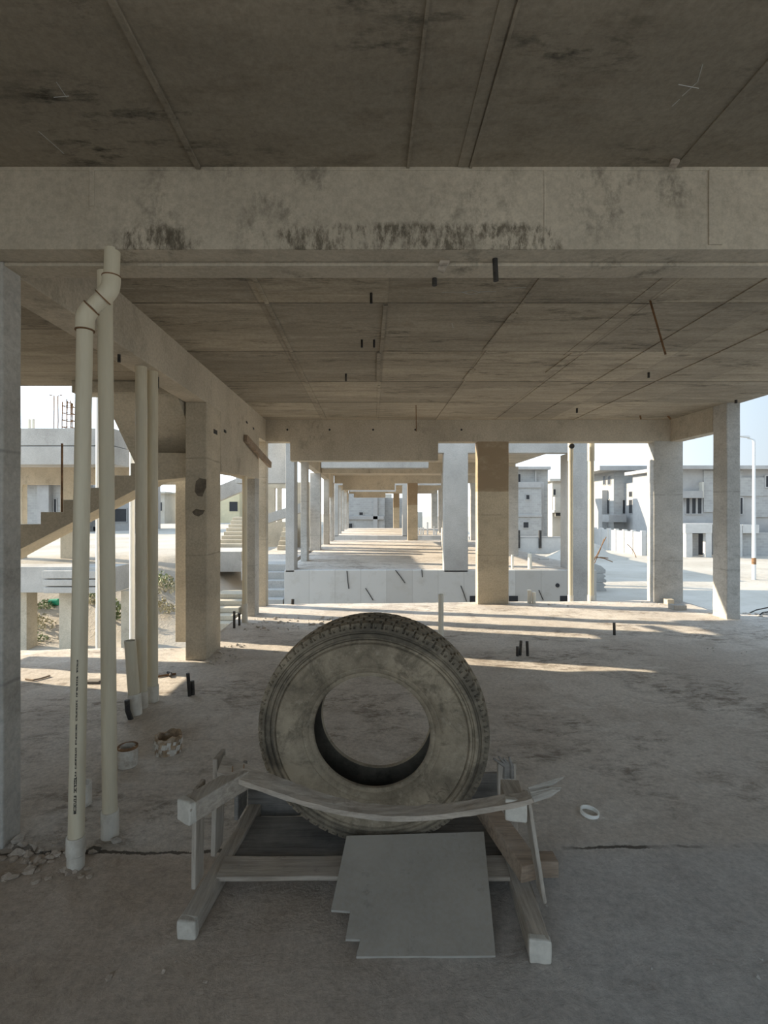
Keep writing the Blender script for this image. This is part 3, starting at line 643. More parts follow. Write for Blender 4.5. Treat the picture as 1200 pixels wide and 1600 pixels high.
for (x0,x1,y0,y1,Y,th) in ((1072,1082,820,869,37.6,0.35),(1103,1112,820,869,37.6,0.35),(1071,1113,819,833,37.57,2.2),(1161,1186,820,833,38.25,1.6),(1150,1160,820,868,38.2,0.4)):
    q0, q1 = P(x0,y1,Y), P(x1,y0,Y); MB().box(q0.x,q1.x,Y,Y+th,q0.z if y1 < 846 else GZ,q1.z).build('porch', M['lime_wall'], R4)
q0, q1 = P(1083,866,39.7), P(1110,834,39.7); MB().box(q0.x,q1.x,39.7,39.95,q0.z,q1.z).build('porch_opening', M['dark'], R4)
q0, q1 = P(1160,866,38.6), P(1240,832,38.6); MB().box(q0.x,q1.x,38.6,38.8,GZ,q1.z).build('garden_wall', M['block'], R4)
# left: grey villa behind the balcony, a tall pale house, a yellow house
villa('villa', 'bluish grey villa seen between the balcony columns on the left', 40,
    [(20,112,755,900,0,6,'block'),(58,76,758,900,-0.5,0.8,'render_grey'),(140,205,700,900,3,6,'render_grey')],
    [(36,40.5,781,802,0),(85,88.5,780,800,0),(146,150.5,823,856,3),(77,81,853,866,0),(178,198,795,815,3)],
    [(14,116,752,757,-0.8,2.0)])
villa('villa', 'narrow beige house corner with one slim window left of the doorway column', 70,
    [(225,257,771,860,0,8,'render_pale')], [(250.5,253.5,785,798,0)], [(222,258,768,771,-0.5,9)], 'render_pale')
villa('villa', 'small yellow house with a blue window seen through the doorway', 75,
    [(340,374,764,860,0,8,'render_yellow')], [(358.5,371.5,784,799,0)], [(338,376,760,764,-0.5,9)], 'render_yellow')
villa('villa', 'big grey blockwork house closing the view at the far end of the row', 46,
    [(528,601,771,850,0,6,'block'),(600,636,778,850,1.5,5,'block'),(583,590,776,850,-0.15,0.3,'render_grey')],
    [(541,550.5,818,828,0),(561.5,567,800.5,805,0),(536,541,800,804,0)],
    [(528,600,806,812,-0.15,0.3)])
villa('villa', 'distant white house slice beside the far middle column', 80,
    [(600,612,772,860,0,6,'render_pale'),(616,660,800,860,4,6,'render_pale')], [(601,604,782,795,0)], [], 'render_pale')

# boundary walls, sand, rods, lamp
bw = thing('boundary_wall', (21.15,43,GZ), 'sunlit white boundary wall with posts running towards the villas', 'wall')
MB().box(21.15,21.35,39,47.5,GZ,0.02).build('wall_panel', M['lime_wall'], bw)
for i in range(7):
    y = 39+8.4*i/6; MB().box(21.06,21.40,y-0.12,y+0.12,GZ,0.14).build('post', M['lime_wall'], bw, bevel=0.01)
MB().box(21.15,25.5,38.9,39.1,GZ,-0.1).build('end_wall', M['block'], bw)
bw2 = thing('boundary_wall', (12.5,41,GZ), 'long grey blockwork wall with dark posts below the villa', 'wall')
MB().box(8.0,17.0,41,41.2,GZ,-0.55).build('wall_panel', M['lime_wall'], bw2)
for px in (811, 844.5):
    q = P(px, 800, 40.8); MB().box(q.x-0.09,q.x+0.09,40.8,41.02,-1.35,0.1).build('post', M['steel_grey'] if False else M['black'], bw2)
MB().box(8.0,17.0,40.98,41.22,-0.55,-0.42).build('coping', M['render_grey'], bw2)
mb = MB(); c_ = P(926, 868, 36); R_ = 3.4
for k in range(1):
    prof = [(R_,-0.15),(R_*0.8,0.12),(R_*0.55,0.45),(R_*0.3,0.85),(R_*0.12,1.12),(0.02,1.2)]
    mb.lathe(prof, 28, False, (c_.x, 37.5, GZ)); mb.jitter(0.25, 0.8)
tag(mb.build('sand_heap', M['sand'], smooth=True), 'heap of pale sand in front of the sunlit boundary wall', 'sand heap')
rods = (((928,876),(947,839)),((929,880),(944,842)),((925,872),(950,872)),((930,870),(957,878)))
for i, ((x0,y0),(x1,y1)) in enumerate(rods):
    a, b = P(x0,y0,23.5), P(x1,y1,23.5+0.5*i); mb = MB(); mb.tube([a,(a+b)/2+Vector((0.03,0,0.04)),b], 0.022, 6)
    tag(mb.build('steel_rod', M['rust']), f"thin rusty rod leaning over the stacked kerb units, {('steepest','second steepest','lying low','lying lowest to the right')[i]}", 'rod', 'rods behind the kerb stack')
mb = MB(); mb.tube([P(980,850,37.5),P(986,856,37.4),P(991,863,37.3),P(994,871.5,37.2)], 0.03, 6)
tag(mb.build('steel_rod', M['rust']), 'bent dark rod leaning against the sunlit boundary wall', 'rod')
for k in range(3):
    z0 = GZ+0.02+0.39*k; Y = 21.5; xr = (948-580)*Y/780-0.05*(k == 2)
    mb = MB(); mb.prism([(xr-1.9,z0),(xr-0.02,z0),(xr,z0+0.10),(xr-0.12,z0+0.19),(xr-0.02,z0+0.28),(xr-0.16,z0+0.385),(xr-1.9,z0+0.385)] if k < 2 else
        [(xr-1.9,z0),(xr,z0),(xr+0.02,z0+0.16),(xr-0.2,z0+0.34),(xr-0.5,z0+0.44),(xr-1.9,z0+0.44)], 'y', Y, Y+0.9)
    tag(mb.build('kerb_unit', M['outdoor'], bevel=0.02), f"grey precast concrete unit in the stack beyond the pipes, {('bottom','middle','top')[k]} one", 'concrete unit', 'stacked precast units')
lp = thing('street_lamp', (P(1178,905,25.3).x,25.3,GZ), 'tall pale street lamp post beside the road at the right', 'street lamp')
x_ = P(1178,905,25.3).x
MB().tube([(x_,25.3,GZ),(x_,25.3,0),(x_,25.3,P(0,690,25.3).z),(x_-0.03,25.3,P(0,687,25.3).z)], [0.095,0.085,0.065,0.06], 14).build('pole', M['steel_grey'], lp, smooth=True)
MB().tube([(x_,25.3,-1.05),(x_,25.3,-0.72)], 0.098, 14).build('painted_band', M['rust'], lp)
MB().tube([(x_+0.02,25.3,P(0,687,25.3).z),(x_-0.32,25.3,P(0,684.5,25.3).z)], 0.035, 10).build('arm', M['steel_grey'], lp)
MB().prism([(x_-0.25,4.02+1.36-1.6+1.58),(x_-0.78,5.42-0.0),(x_-0.80,5.46),(x_-0.3,5.46)], 'y', 25.2, 25.4).build('lamp_head', M['steel_grey'], lp)

# scrub, green tub and details on the low ground at the left
def ground_at(px, py):
    """the ground point under a pixel"""
    Y = 9.5
    while Y < 60 and P(px,py,Y).z > ground_z(P(px,py,Y).x, Y): Y += 0.05
    return P(px,py,Y)
def shrub(px, py, Y, w, h, mat, label, n=90):
    p = ground_at(px, py); mb = MB(); random.seed(int(px*7+py))
    for i in range(n):
        a = random.uniform(0, 2*PI); r = w*0.5*math.sqrt(random.random()); zz = h*random.random()*(1-0.6*(2*r/w)**2)
        c = Vector((p.x+r*math.cos(a), p.y+r*math.sin(a)*0.8, ground_z(p.x, p.y)+zz+0.02)); s = random.uniform(0.03,0.075)*(h/0.4)**0.5
        d1 = Vector((random.uniform(-1,1),random.uniform(-1,1),random.uniform(-.4,1))).normalized()*s; d2 = d1.cross(Vector((random.random(),1,.3))).normalized()*s*0.6
        v = [mb.bm.verts.new(c+q) for q in (-d1,-d2,d1,d2)]; mb.bm.faces.new(v)
    for i in range(8):
        a = random.uniform(0,2*PI); g = ground_z(p.x,p.y)
        mb.tube([(p.x,p.y,g-0.02),(p.x+w*0.3*math.cos(a),p.y+w*0.25*math.sin(a),g+h*0.7)], 0.008, 4)
    return tag(mb.build('shrub', M[mat]), label, 'shrub', 'scrub on the low ground')
shrub(73,951,17.4,0.42,0.28,'shrub','small dark green shrub beside the green tub on the sand')
shrub(58,985,14.4,0.9,0.5,'scrub_dry','wide dry shrub low on the sand left of the stilt',140)
shrub(52,952,17.5,0.4,0.3,'scrub_dry','small dry shrub left of the green shrub')
shrub(56,1003,13.2,0.6,0.25,'shrub','low green shrub near the edge of the floor slab')
shrub(140,935,18.5,0.5,0.4,'shrub','leafy shrub between the two tall pipes')
shrub(146,946,17.0,0.3,0.25,'scrub_dry','little dry shrub just below the leafy one between the pipes')
shrub(182,970,15.0,0.5,0.7,'shrub','upright green shrub behind the second downpipe')
shrub(258,925,20.0,1.1,0.5,'scrub_dry','broad pale scrub patch seen left of the landing column',160)
shrub(251,918,24.0,0.8,0.5,'shrub','green bush behind the pale scrub patch',120)
shrub(250,950,16.5,0.5,0.3,'scrub_dry','small grey shrub on bare sand left of the landing column')
shrub(263,958,16.0,0.5,0.3,'scrub_dry','small grey shrub nearest the landing column')
mb = MB(); p = ground_at(84,947); g = ground_z(p.x,p.y); mb.tube([(p.x-0.12,p.y,g+0.09),(p.x+0.14,p.y,g+0.09)], [0.085,0.10], 14)
tag(mb.build('plastic_tub', M['green']), 'small green plastic tub lying on the sand among shrubs', 'tub')
shrub(820,873,30,1.3,0.5,'shrub','green weeds below the long grey boundary wall',200)
# white downpipes standing below the slab edge on the left
for px, pt, pb, Y, r, lab in ((153.5,596,1040,7.6,0.034,'thin white downpipe just left of the second tall pipe'),(206.5,690,1060,7.9,0.040,'thin white downpipe left of the paired pipes')):
    a, b = P(px,pb,Y), P(px,pt,Y); mb = MB(); mb.tube([(a.x,Y,GZ),(a.x,Y,b.z)], r, 14)
    tag(mb.build('downpipe', M['white_band'], smooth=True), lab, 'pipe')

# ------------------------------------------------------------------ tall plastic pipes on the near floor
def pipe_thing(name, label, path, r, mat, collars=(), prints=None):
    t = thing(name, path[0], label, 'pipe')
    MB().tube(path, r, 24).build('pipe', M[mat], t, smooth=True)
    for a, b, rr, m in collars: MB().tube([a, b], rr, 24).build('collar', M[m], t, bevel=0.003, smooth=True)
    return t
def lerp(a, b, k): return Vector(a)+(Vector(b)-Vector(a))*k
# first pipe with its offset elbow up to the beam
a = Vector((-1.362,2.30,floor_h(-1.36,2.3)-0.02)); b = Vector((-1.325,2.31,2.46))
r = 0.0345
pa = pipe_thing('drain_pipe', 'cream plastic drain pipe bending twice into the cross beam at the left', [a, b], r, 'pvc',
    ((a, lerp(a,b,0.032), r+0.003, 'lime'), (lerp(a,b,0.033), lerp(a,b,0.066), r+0.007, 'lime')))
def arc_path(p0, d0, p1, d1, n=7):
    """smooth bend from p0 heading d0 to p1 heading d1"""
    p0, d0, p1, d1 = map(Vector, (p0,d0,p1,d1)); L = (p1-p0).length*0.45; out = []
    for i in range(n+1):
        s = i/n; out.append((1-s)**3*p0+3*(1-s)**2*s*(p0+d0*L)+3*(1-s)*s*s*(p1-d1*L)+s**3*p1)
    return out
d45 = Vector((0.70,0.05,0.70)).normalized(); up = Vector((0,0,1))
e1 = arc_path((-1.325,2.31,2.44), up, (-1.295,2.312,2.545), d45); e2 = arc_path((-1.250,2.325,2.60), d45, (-1.215,2.335,2.70), up)
MB().tube(e1, r+0.006, 24).build('elbow', M['pvc'], pa, smooth=True)
MB().tube([e1[-1], e2[0]], r, 24).build('offset_piece', M['pvc'], pa, smooth=True)
MB().tube(e2, r+0.006, 24).build('elbow', M['pvc'], pa, smooth=True)
MB().tube([e2[-1], (-1.215,2.345,2.83)], r, 24).build('top_piece', M['pvc'], pa, smooth=True)
for p_, q_ in ((e1[0],up),(e1[-1],d45),(e2[0],d45),(e2[-1],up)):
    MB().tube([p_-q_*0.003, p_+q_*0.003], r+0.0072, 24).build('joint_ring', M['rust'], pa)
# printed marking running down the pipe: rows of small dark characters
pr = MB(); random.seed(5)
prn = [(0.115+0.0048*i) for i in range(0, 58)]
ax = (b-a).normalized()
for i, k in enumerate(prn):
    if i % 9 in (7,): continue
    c = lerp(a, b, k); nrm = Vector((0.32,-0.95,0)).normalized(); s = Vector((0.95,0.32,0))
    w = 0.0055 if i < 14 else 0.0032; hh = 0.0055
    o_ = c+nrm*(r+0.0006)
    for (u0,u1,v0,v1) in random.sample([(-1,-0.4,-1,1),(0.4,1,-1,1),(-1,1,-1,-0.4),(-1,1,0.4,1),(-1,1,-0.3,0.3)], 3):
        q = [o_+s*w*u+ax*hh*v for u, v in ((u0,v0),(u1,v0),(u1,v1),(u0,v1))]
        pr.bm.faces.new([pr.bm.verts.new(x) for x in q])
pr.build('printed_marking', M['black'], pa)
# second tall pipe
a2 = Vector((-1.318,2.52,floor_h(-1.32,2.52)-0.02)); b2 = Vector((-1.345,2.52,2.825))
pipe_thing('drain_pipe', 'straight cream drain pipe standing just right of the bent one', [a2, b2], 0.0355, 'pvc', ((a2, lerp(a2,b2,0.052), 0.042, 'lime'),))
# paired pipes further back and the short stub in front of them
def vpipe(label, x, y, z1, r, lean=0.0, mat='pvc', col=0.07, name='drain_pipe', z1p=None):
    a = Vector((x,y,floor_h(x,y)-0.02)); b = Vector((x+lean,y,z1))
    return pipe_thing(name, label, [a,b], r, mat, ((a, a+(b-a).normalized()*col, r+0.007, 'lime'),))
vpipe('tall cream drain pipe, left one of the pair under the side beam', -1.935, 4.20, 2.83, 0.046, 0, 'pvc', 0.16)
vpipe('tall cream drain pipe, right one of the pair under the side beam', -1.900, 4.34, 2.83, 0.044, 0, 'pvc', 0.16)
sx, sy = -1.915, 4.06; t = thing('pipe_stub', (sx,sy,0), 'short open pipe stub leaning in front of the paired pipes', 'pipe')
fzs = floor_h(sx,sy)
def open_pipe(parent, x, y, z0, z1, r, mat, th=0.006, lean=0.0, name='pipe_wall', rag=0.0, seed=1):
    mb = MB(); mb.lathe([(r,z0),(r,z1),(r-th,z1),(r-th,z0)], 28, True, (x,y,0))
    rnd = random.Random(seed)
    for v in mb.bm.verts:
        if abs(v.co.z-z1) < 1e-5 and rag:
            an = math.atan2(v.co.y-y, v.co.x-x); v.co.z += rag*(math.sin(an*3+seed)+0.6*math.sin(an*7+2*seed))*0.6
        v.co.x += lean*(v.co.z-z0)
    return mb.build(name, M[mat], parent, smooth=True)
open_pipe(t, sx, sy, fzs-0.02, fzs+0.60, 0.045, 'pvc', 0.006, -0.075)
MB().tube([(sx,sy,fzs-0.02),(sx-0.012,sy,fzs+0.17)], 0.051, 24).build('collar', M['lime'], t, smooth=True)
# downpipe in the doorway
pd = vpipe('cream downpipe standing in the doorway at the left wall', -1.885, 7.44, 2.16, 0.037, 0, 'pvc', 0.30)
# two downpipes outside the far beam
for px, r_, lab in ((891.5,0.040,'left'),(923.5,0.052,'right')):
    x = (px-CX)*9.0/F; q = thing('downpipe', (x,9.0,-0.3), f'cream sunlit downpipe outside the far beam, {lab} one of two', 'pipe', 'downpipes outside the far beam')
    MB().tube([(x,9.0,-1.85),(x,9.0,2.90)], r_, 20).build('pipe', M['pvc'], q, smooth=True)
    MB().tube([(x,9.0,-0.06),(x,9.0,0.10)], r_+0.009, 20).build('collar', M['lime'], q, smooth=True)
    MB().tube([(x,9.0,2.52),(x,9.0,2.90)], r_+0.008, 20).build('collar', M['pvc'], q, smooth=True)
    if lab == 'left': MB().tube([(x,8.93,2.78),(x,9.0,2.78)], 0.045, 16).build('branch_opening', M['black'], q)
# slim pipe behind the tyre
x = (689-CX)*6.24/F; mb = MB(); mb.tube([(x,6.24,floor_h(x,6.24)-.02),(x,6.24,0.575)], 0.033, 18)
tag(mb.build('pipe_stub', M['pvc_white'], smooth=True), 'waist-low white pipe standing up from the floor behind the tyre', 'pipe')

# round sleeves left in the floor
def sleeve(x, y, r, h, label, mat_out, rag, seed, th=0.012):
    t = thing('pipe_sleeve', (x,y,floor_h(x,y)), label, 'sleeve'); z = floor_h(x,y)
    open_pipe(t, x, y, z-0.02, z+h, r, mat_out, th, 0, 'rim', rag, seed)
    MB().lathe([(r-th-0.001,z+h*0.55),(r-th-0.001,z+h*0.5),(0.001,z+h*0.5)], 24, False, (x,y,0)).build('inside_fill', M['rusty_inside'], t)
    return t
s1 = sleeve(-1.575,3.23,0.060,0.125,'dirty white pipe sleeve with a dark rim standing left of the broken ring','plaster',0.004,2)
MB().lathe([(0.0615,floor_h(-1.575,3.23)+0.115),(0.0615,floor_h(-1.575,3.23)+0.128),(0.046,floor_h(-1.575,3.23)+0.128)], 28, False, (-1.575,3.23,0)).build('rusty_rim', M['rust'], s1)
s2 = sleeve(-1.388,3.42,0.088,0.115,'wide broken plaster ring with rust-stained inside on the floor','rusty_inside',0.016,4,0.016)
mb = MB(); random.seed(3)
for i in range(26):
    an = random.uniform(-PI*0.95, 0.1); z = floor_h(-1.388,3.42)+random.uniform(0.01,0.09); rr = 0.089
    c = Vector((-1.388+rr*math.cos(an), 3.42+rr*math.sin(an), z)); s = random.uniform(0.008,0.02)
    tn = Vector((-math.sin(an),math.cos(an),0)); q = [c+tn*s*u+Vector((0,0,1))*s*v+Vector((math.cos(an),math.sin(an),0))*0.004 for u, v in ((-1,-.8),(0.6,-1),(1,0.7),(-.5,1))]
    mb.bm.faces.new([mb.bm.verts.new(p) for p in q])
mb.build('plaster_flakes', M['plaster'], s2)
sleeve(-1.625,2.80,0.052,0.12,'white pipe sleeve half hidden behind the bent drain pipe','plaster',0.006,6)

# black conduit ends standing out of the floor
def conduit(pts, r, label, lime=False, group='conduit ends in the floor', mat='black'):
    mb = MB(); mb.tube(pts, r, 10)
    return tag(mb.build('conduit_end', M[mat], smooth=True), label, 'conduit', group)
def fpt(px, py):
    """the floor point under a pixel"""
    Y = 5.0
    for _ in range(12):
        x = (px-CX)*Y/F; Y = (EYE-floor_z(x))*F/(py-CY)
    x = (px-CX)*Y/F; return Vector((x, Y, floor_h(x, Y)-0.01))
def stick(px0, py0, px1, py1, r, label, bend=0.0):
    a = fpt(px0, py0); b = P(px1, py1, a.y); m = (a+b)/2+Vector((bend,0,0)); return conduit([a,m,b], r, label)
stick(205,1124,198.5,1094,0.020,'stubby black bent conduit in front of the short pipe stub', -0.012)
stick(296.5,1088,293.5,1052,0.016,'black conduit with a flared end, taller one of the pair right of the paired pipes')
stick(301.5,1086,300.5,1064,0.018,'black conduit, shorter one of the pair right of the paired pipes')
stick(808.5,1025,808.5,1010,0.016,'black conduit end, shortest and leftmost of the trio right of the tyre')
stick(812.5,1024,814,1001,0.016,'black conduit end, middle one of the trio right of the tyre')
stick(824.5,1025,823.5,1002,0.016,'black conduit end, right one of the trio right of the tyre')
stick(960,992,959.5,973,0.017,'black conduit end with a reddish side standing alone towards the right columns')
stick(457,944,457.5,936,0.028,'tiny dark conduit end by the platform at the far left')
for px, pt, pb, lab in ((366,955,981,'left one'),(374,958,977,'right one')): stick(px,pb,px,pt,0.018,f'black conduit end by the doorway downpipe, {lab}')

# things by the far edge
def small_pipe(px, pt, pb, Y, r, label, mat='pvc_white', z0=None):
    a, b = P(px,pb,Y), P(px,pt,Y); mb = MB(); mb.tube([(a.x,Y,a.z-0.03),(b.x,Y,b.z)], r, 14); return tag(mb.build('pipe_stub', M[mat], smooth=True), label, 'pipe')
small_pipe(827,922,943,8.75,0.035,'short cream pipe stub at the far floor edge, taller one')
small_pipe(834,925,943,8.72,0.033,'short cream pipe stub at the far floor edge, shorter one')
small_pipe(800.5,867,889,12.3,0.030,'white pipe stub on the next house platform, thinner one'); small_pipe(828,865,889,12.3,0.050,'white pipe stub on the next house platform, thicker one')
for i, (px, pt, pb) in enumerate(((653.5,824,836),(657.5,824,836),(661,824,836),(668,816,836),(678,822,836),(681.5,830,845))):
    small_pipe(px,pt,pb,29.0,0.045,f"white pipe stub on the far platform, {('first','second','third','fourth and tallest','fifth','sixth and lowest')[i]} from left",'white_band')
def block(px0, px1, pt, pb, Y, d, label, mat='outdoor'):
    a, b = P(px0,pb,Y), P(px1,pt,Y); mb = MB(); mb.box(a.x,b.x,Y,Y+d,a.z-0.01,b.z); mb.cut(1); mb.jitter(0.008,9); return tag(mb.build('concrete_block', M[mat], bevel=0.008), label, 'block')
block(1043,1054,937,947,8.45,0.14,'small lumpy yellowish block by the far corner column','stair')
block(1053,1073,946,957,7.98,0.16,'broken pale concrete block on the floor near the slim right column','outdoor')
block(845,858,873,879,14.6,0.25,'broken white block lying on the next house platform','lime_wall')

# white ring lying on the floor
p = fpt(921,1271); t_ = MB(); t_.lathe([(0.048,0),(0.048,0.020),(0.042,0.020),(0.042,0)], 32, True, (0,0,0))
o = t_.build('pipe_ring', M['white_band'], smooth=True); o.location = (p.x,p.y,p.z+0.012); o.rotation_euler = (0.06,0.10,0)
tag(o, 'white plastic ring cut from a pipe lying on the floor', 'ring')
# bits of timber, rods and wire on the floor
def floor_rod(pts, r, label, mat='rust', name='steel_rod', cat='rod'):
    mb = MB(); mb.tube([fpt(*q)+Vector((0,0,0.012+r)) for q in pts], r, 7); return tag(mb.build(name, M[mat]), label, cat)
mb = MB(); mb.obox(fpt(136,1066)+Vector((0,0,0.02)), fpt(158,1066)+Vector((0,0,0.02)), 0.09, 0.03)
tag(mb.build('timber_offcut', M['wood_dark'], bevel=0.003), 'short grey board lying on the floor between the tall pipes', 'board')
floor_rod([(40,1062),(52,1064),(64,1061),(78,1057)], 0.008, 'crooked thin twig on the floor near the left column', 'wood_red', 'twig', 'twig')
floor_rod([(245,1058),(258,1056),(275,1054)], 0.010, 'dark rod lying beside the paired pipes'); floor_rod([(262,1052),(267,1054),(266,1058)], 0.013, 'short bent black wire by the paired pipes', 'black', 'wire', 'wire')
def wire3(pts, r, label): mb = MB(); mb.tube(pts, r, 6); return tag(mb.build('wire', M['black'], smooth=True), label, 'wire')
wire3([P(1157,966,7.6), P(1166,960,7.7), P(1182,953,7.8), P(1206,948,7.9)], 0.010, 'black cable rising off the floor edge at the far right')
wire3([P(1185,962,7.55), P(1192,957,7.6), P(1210,955,7.6)], 0.010, 'short black cable at the floor edge, lower one')
for i, q in enumerate((((542,892),(543,905),(545,920)),((618,891),(625,900),(633,911)),((659,890),(660,902)),((571,919),(577,928),(583,938)),((720,915),(725,928),(729,940)),((842,922),(846,931),(849,938)))):
    mb = MB(); mb.tube([P(x,y,11.985) for x, y in q], 0.010, 6)
    tag(mb.build('tie_wire', M['black']), f"thin dark wire end hanging on the platform face, {('leftmost','long slanting one near the middle','short one below the white column','low slanting one','slanting one left of the wide column','right one below the sleeve hole')[i]}", 'wire', 'wire ends on the platform')

# pipes and rods hanging from the ceiling
def hang(px, pt, pb, r, label, zc=3.2, mat='black', dx=0):
    Y = (zc-EYE)*F/(CY-pt); a, b = P(px,pt,Y), P(px+dx,pb,Y); mb = MB(); mb.tube([a+Vector((0,0,0.02)), b], r, 12)
    return tag(mb.build('conduit_drop', M[mat], smooth=True), label, 'conduit', 'conduit ends hanging from the ceiling')
for args in ((580,458,474,0.010,'black conduit end hanging from the ceiling, front one left of centre'),(565.5,531,543,0.010,'black conduit end hanging from the ceiling, left one of a close pair'),
    (584.5,531,543,0.010,'black conduit end hanging from the ceiling, right one of a close pair'),(540.5,584,595.5,0.011,'black conduit end hanging from the ceiling behind the close pair'),
    (1013.5,582,590.5,0.013,'black conduit end hanging from the ceiling below the slanting rod'),(901.5,638,645,0.015,'black conduit end hanging near the far beam right of centre'),
    (1150,625,630,0.018,'black conduit end at the ceiling edge above the right column')): hang(*args)
hang(679,432,446,0.013,'grey conduit end below the cross beam, shorter one',2.82,'black'); hang(773,402,439,0.013,'grey conduit end hanging from the cross beam, longer one',2.83,'black',2)
hang(186,554,566,0.012,'black conduit end under the side beam behind the bent pipe',2.82); hang(246,589,606,0.014,'black conduit end under the side beam right of the paired pipes',2.82)
for (x0,y0,x1,y1,r,lab) in ((1015,469,1040,554,0.008,'long thin steel rod slanting down from the ceiling at the right'),(650,633,650.5,674,0.006,'thin wire hanging down in front of the far beam'),(1043,650,1048,655,0.016,'short wire end at the ceiling corner on the right'),(1000,649.5,1001.5,655,0.014,'short wire end at the ceiling above the far beam')):
    Y = 1.6*F/(CY-y0); mb = MB(); mb.tube([P(x0,y0,Y)+Vector((0,0,0.01)), P(x1,y1,Y)], r, 6); tag(mb.build('steel_rod', M['rust']), lab, 'rod')

# scraps of shuttering timber stuck to the concrete
for (x0,y0,x1,y1,Y,w,lab) in ((704,392,688,424,2.44,0.035,'splintered timber scrap stuck under the cross beam'),(1062,243,1050,262,2.28,0.03,'small timber scrap caught between ceiling and cross beam')):
    mb = MB(); a = P(x0,y0,Y); b = P(x1,y1,Y-0.03); mb.obox(a+Vector((0,0,0.01)), b, w, 0.012, (0,1,0)); mb.cut(2); mb.jitter(0.010, 30, x0); tag(mb.build('timber_scrap', M['wood']), lab, 'scrap')

# rubble: countless small stones and crumbs
def rubble(spots, seed, label, name='rubble'):
    rnd = random.Random(seed); mb = MB()
    for (x0,x1,y0,y1,n,s0,s1) in spots:
        for i in range(n):
            x, y = rnd.uniform(x0,x1), rnd.uniform(y0,y1)
            if not in_floor(x,y): continue
            s = rnd.uniform(s0,s1)*(0.5+0.9*rnd.random()**2); v0 = len(mb.bm.verts)
            bmesh.ops.create_icosphere(mb.bm, subdivisions=1, radius=s, matrix=Matrix.Translation((x,y,floor_h(x,y)+s*0.25)) @ Matrix.Diagonal((rnd.uniform(.7,1.4),rnd.uniform(.7,1.3),rnd.uniform(.4,.8),1)))
            mb.bm.verts.ensure_lookup_table()
            for v in mb.bm.verts[v0:]: v.co += Vector((rnd.uniform(-1,1),rnd.uniform(-1,1),rnd.uniform(-1,1)))*s*0.22
    o = mb.build(name, M['floor']); return tag(o, label, 'rubble', None, 'stuff')
rubble([(-1.85,-1.25,2.20,2.50,60,0.008,0.032),(-1.6,-1.35,2.25,2.42,22,0.012,0.026)], 1, 'grey rubble heaped round the feet of the first column and pipe')
rubble([(-1.0,4.5,2.6,6.85,300,0.003,0.010),(-1.3,-0.5,1.2,2.0,20,0.004,0.012),(0.6,1.6,1.3,2.2,40,0.003,0.008)], 2, 'loose crumbs and small stones scattered over the floor', 'pebbles')
rubble([(-1.78,0.2,6.9,7.75,170,0.006,0.026),(-1.8,-1.5,5.3,6.2,40,0.006,0.022),(5.2,8.0,7.35,7.72,90,0.01,0.03),(3.0,5.0,8.3,8.8,50,0.005,0.018)], 3, 'broken rubble strewn along the sunny far part of the floor')

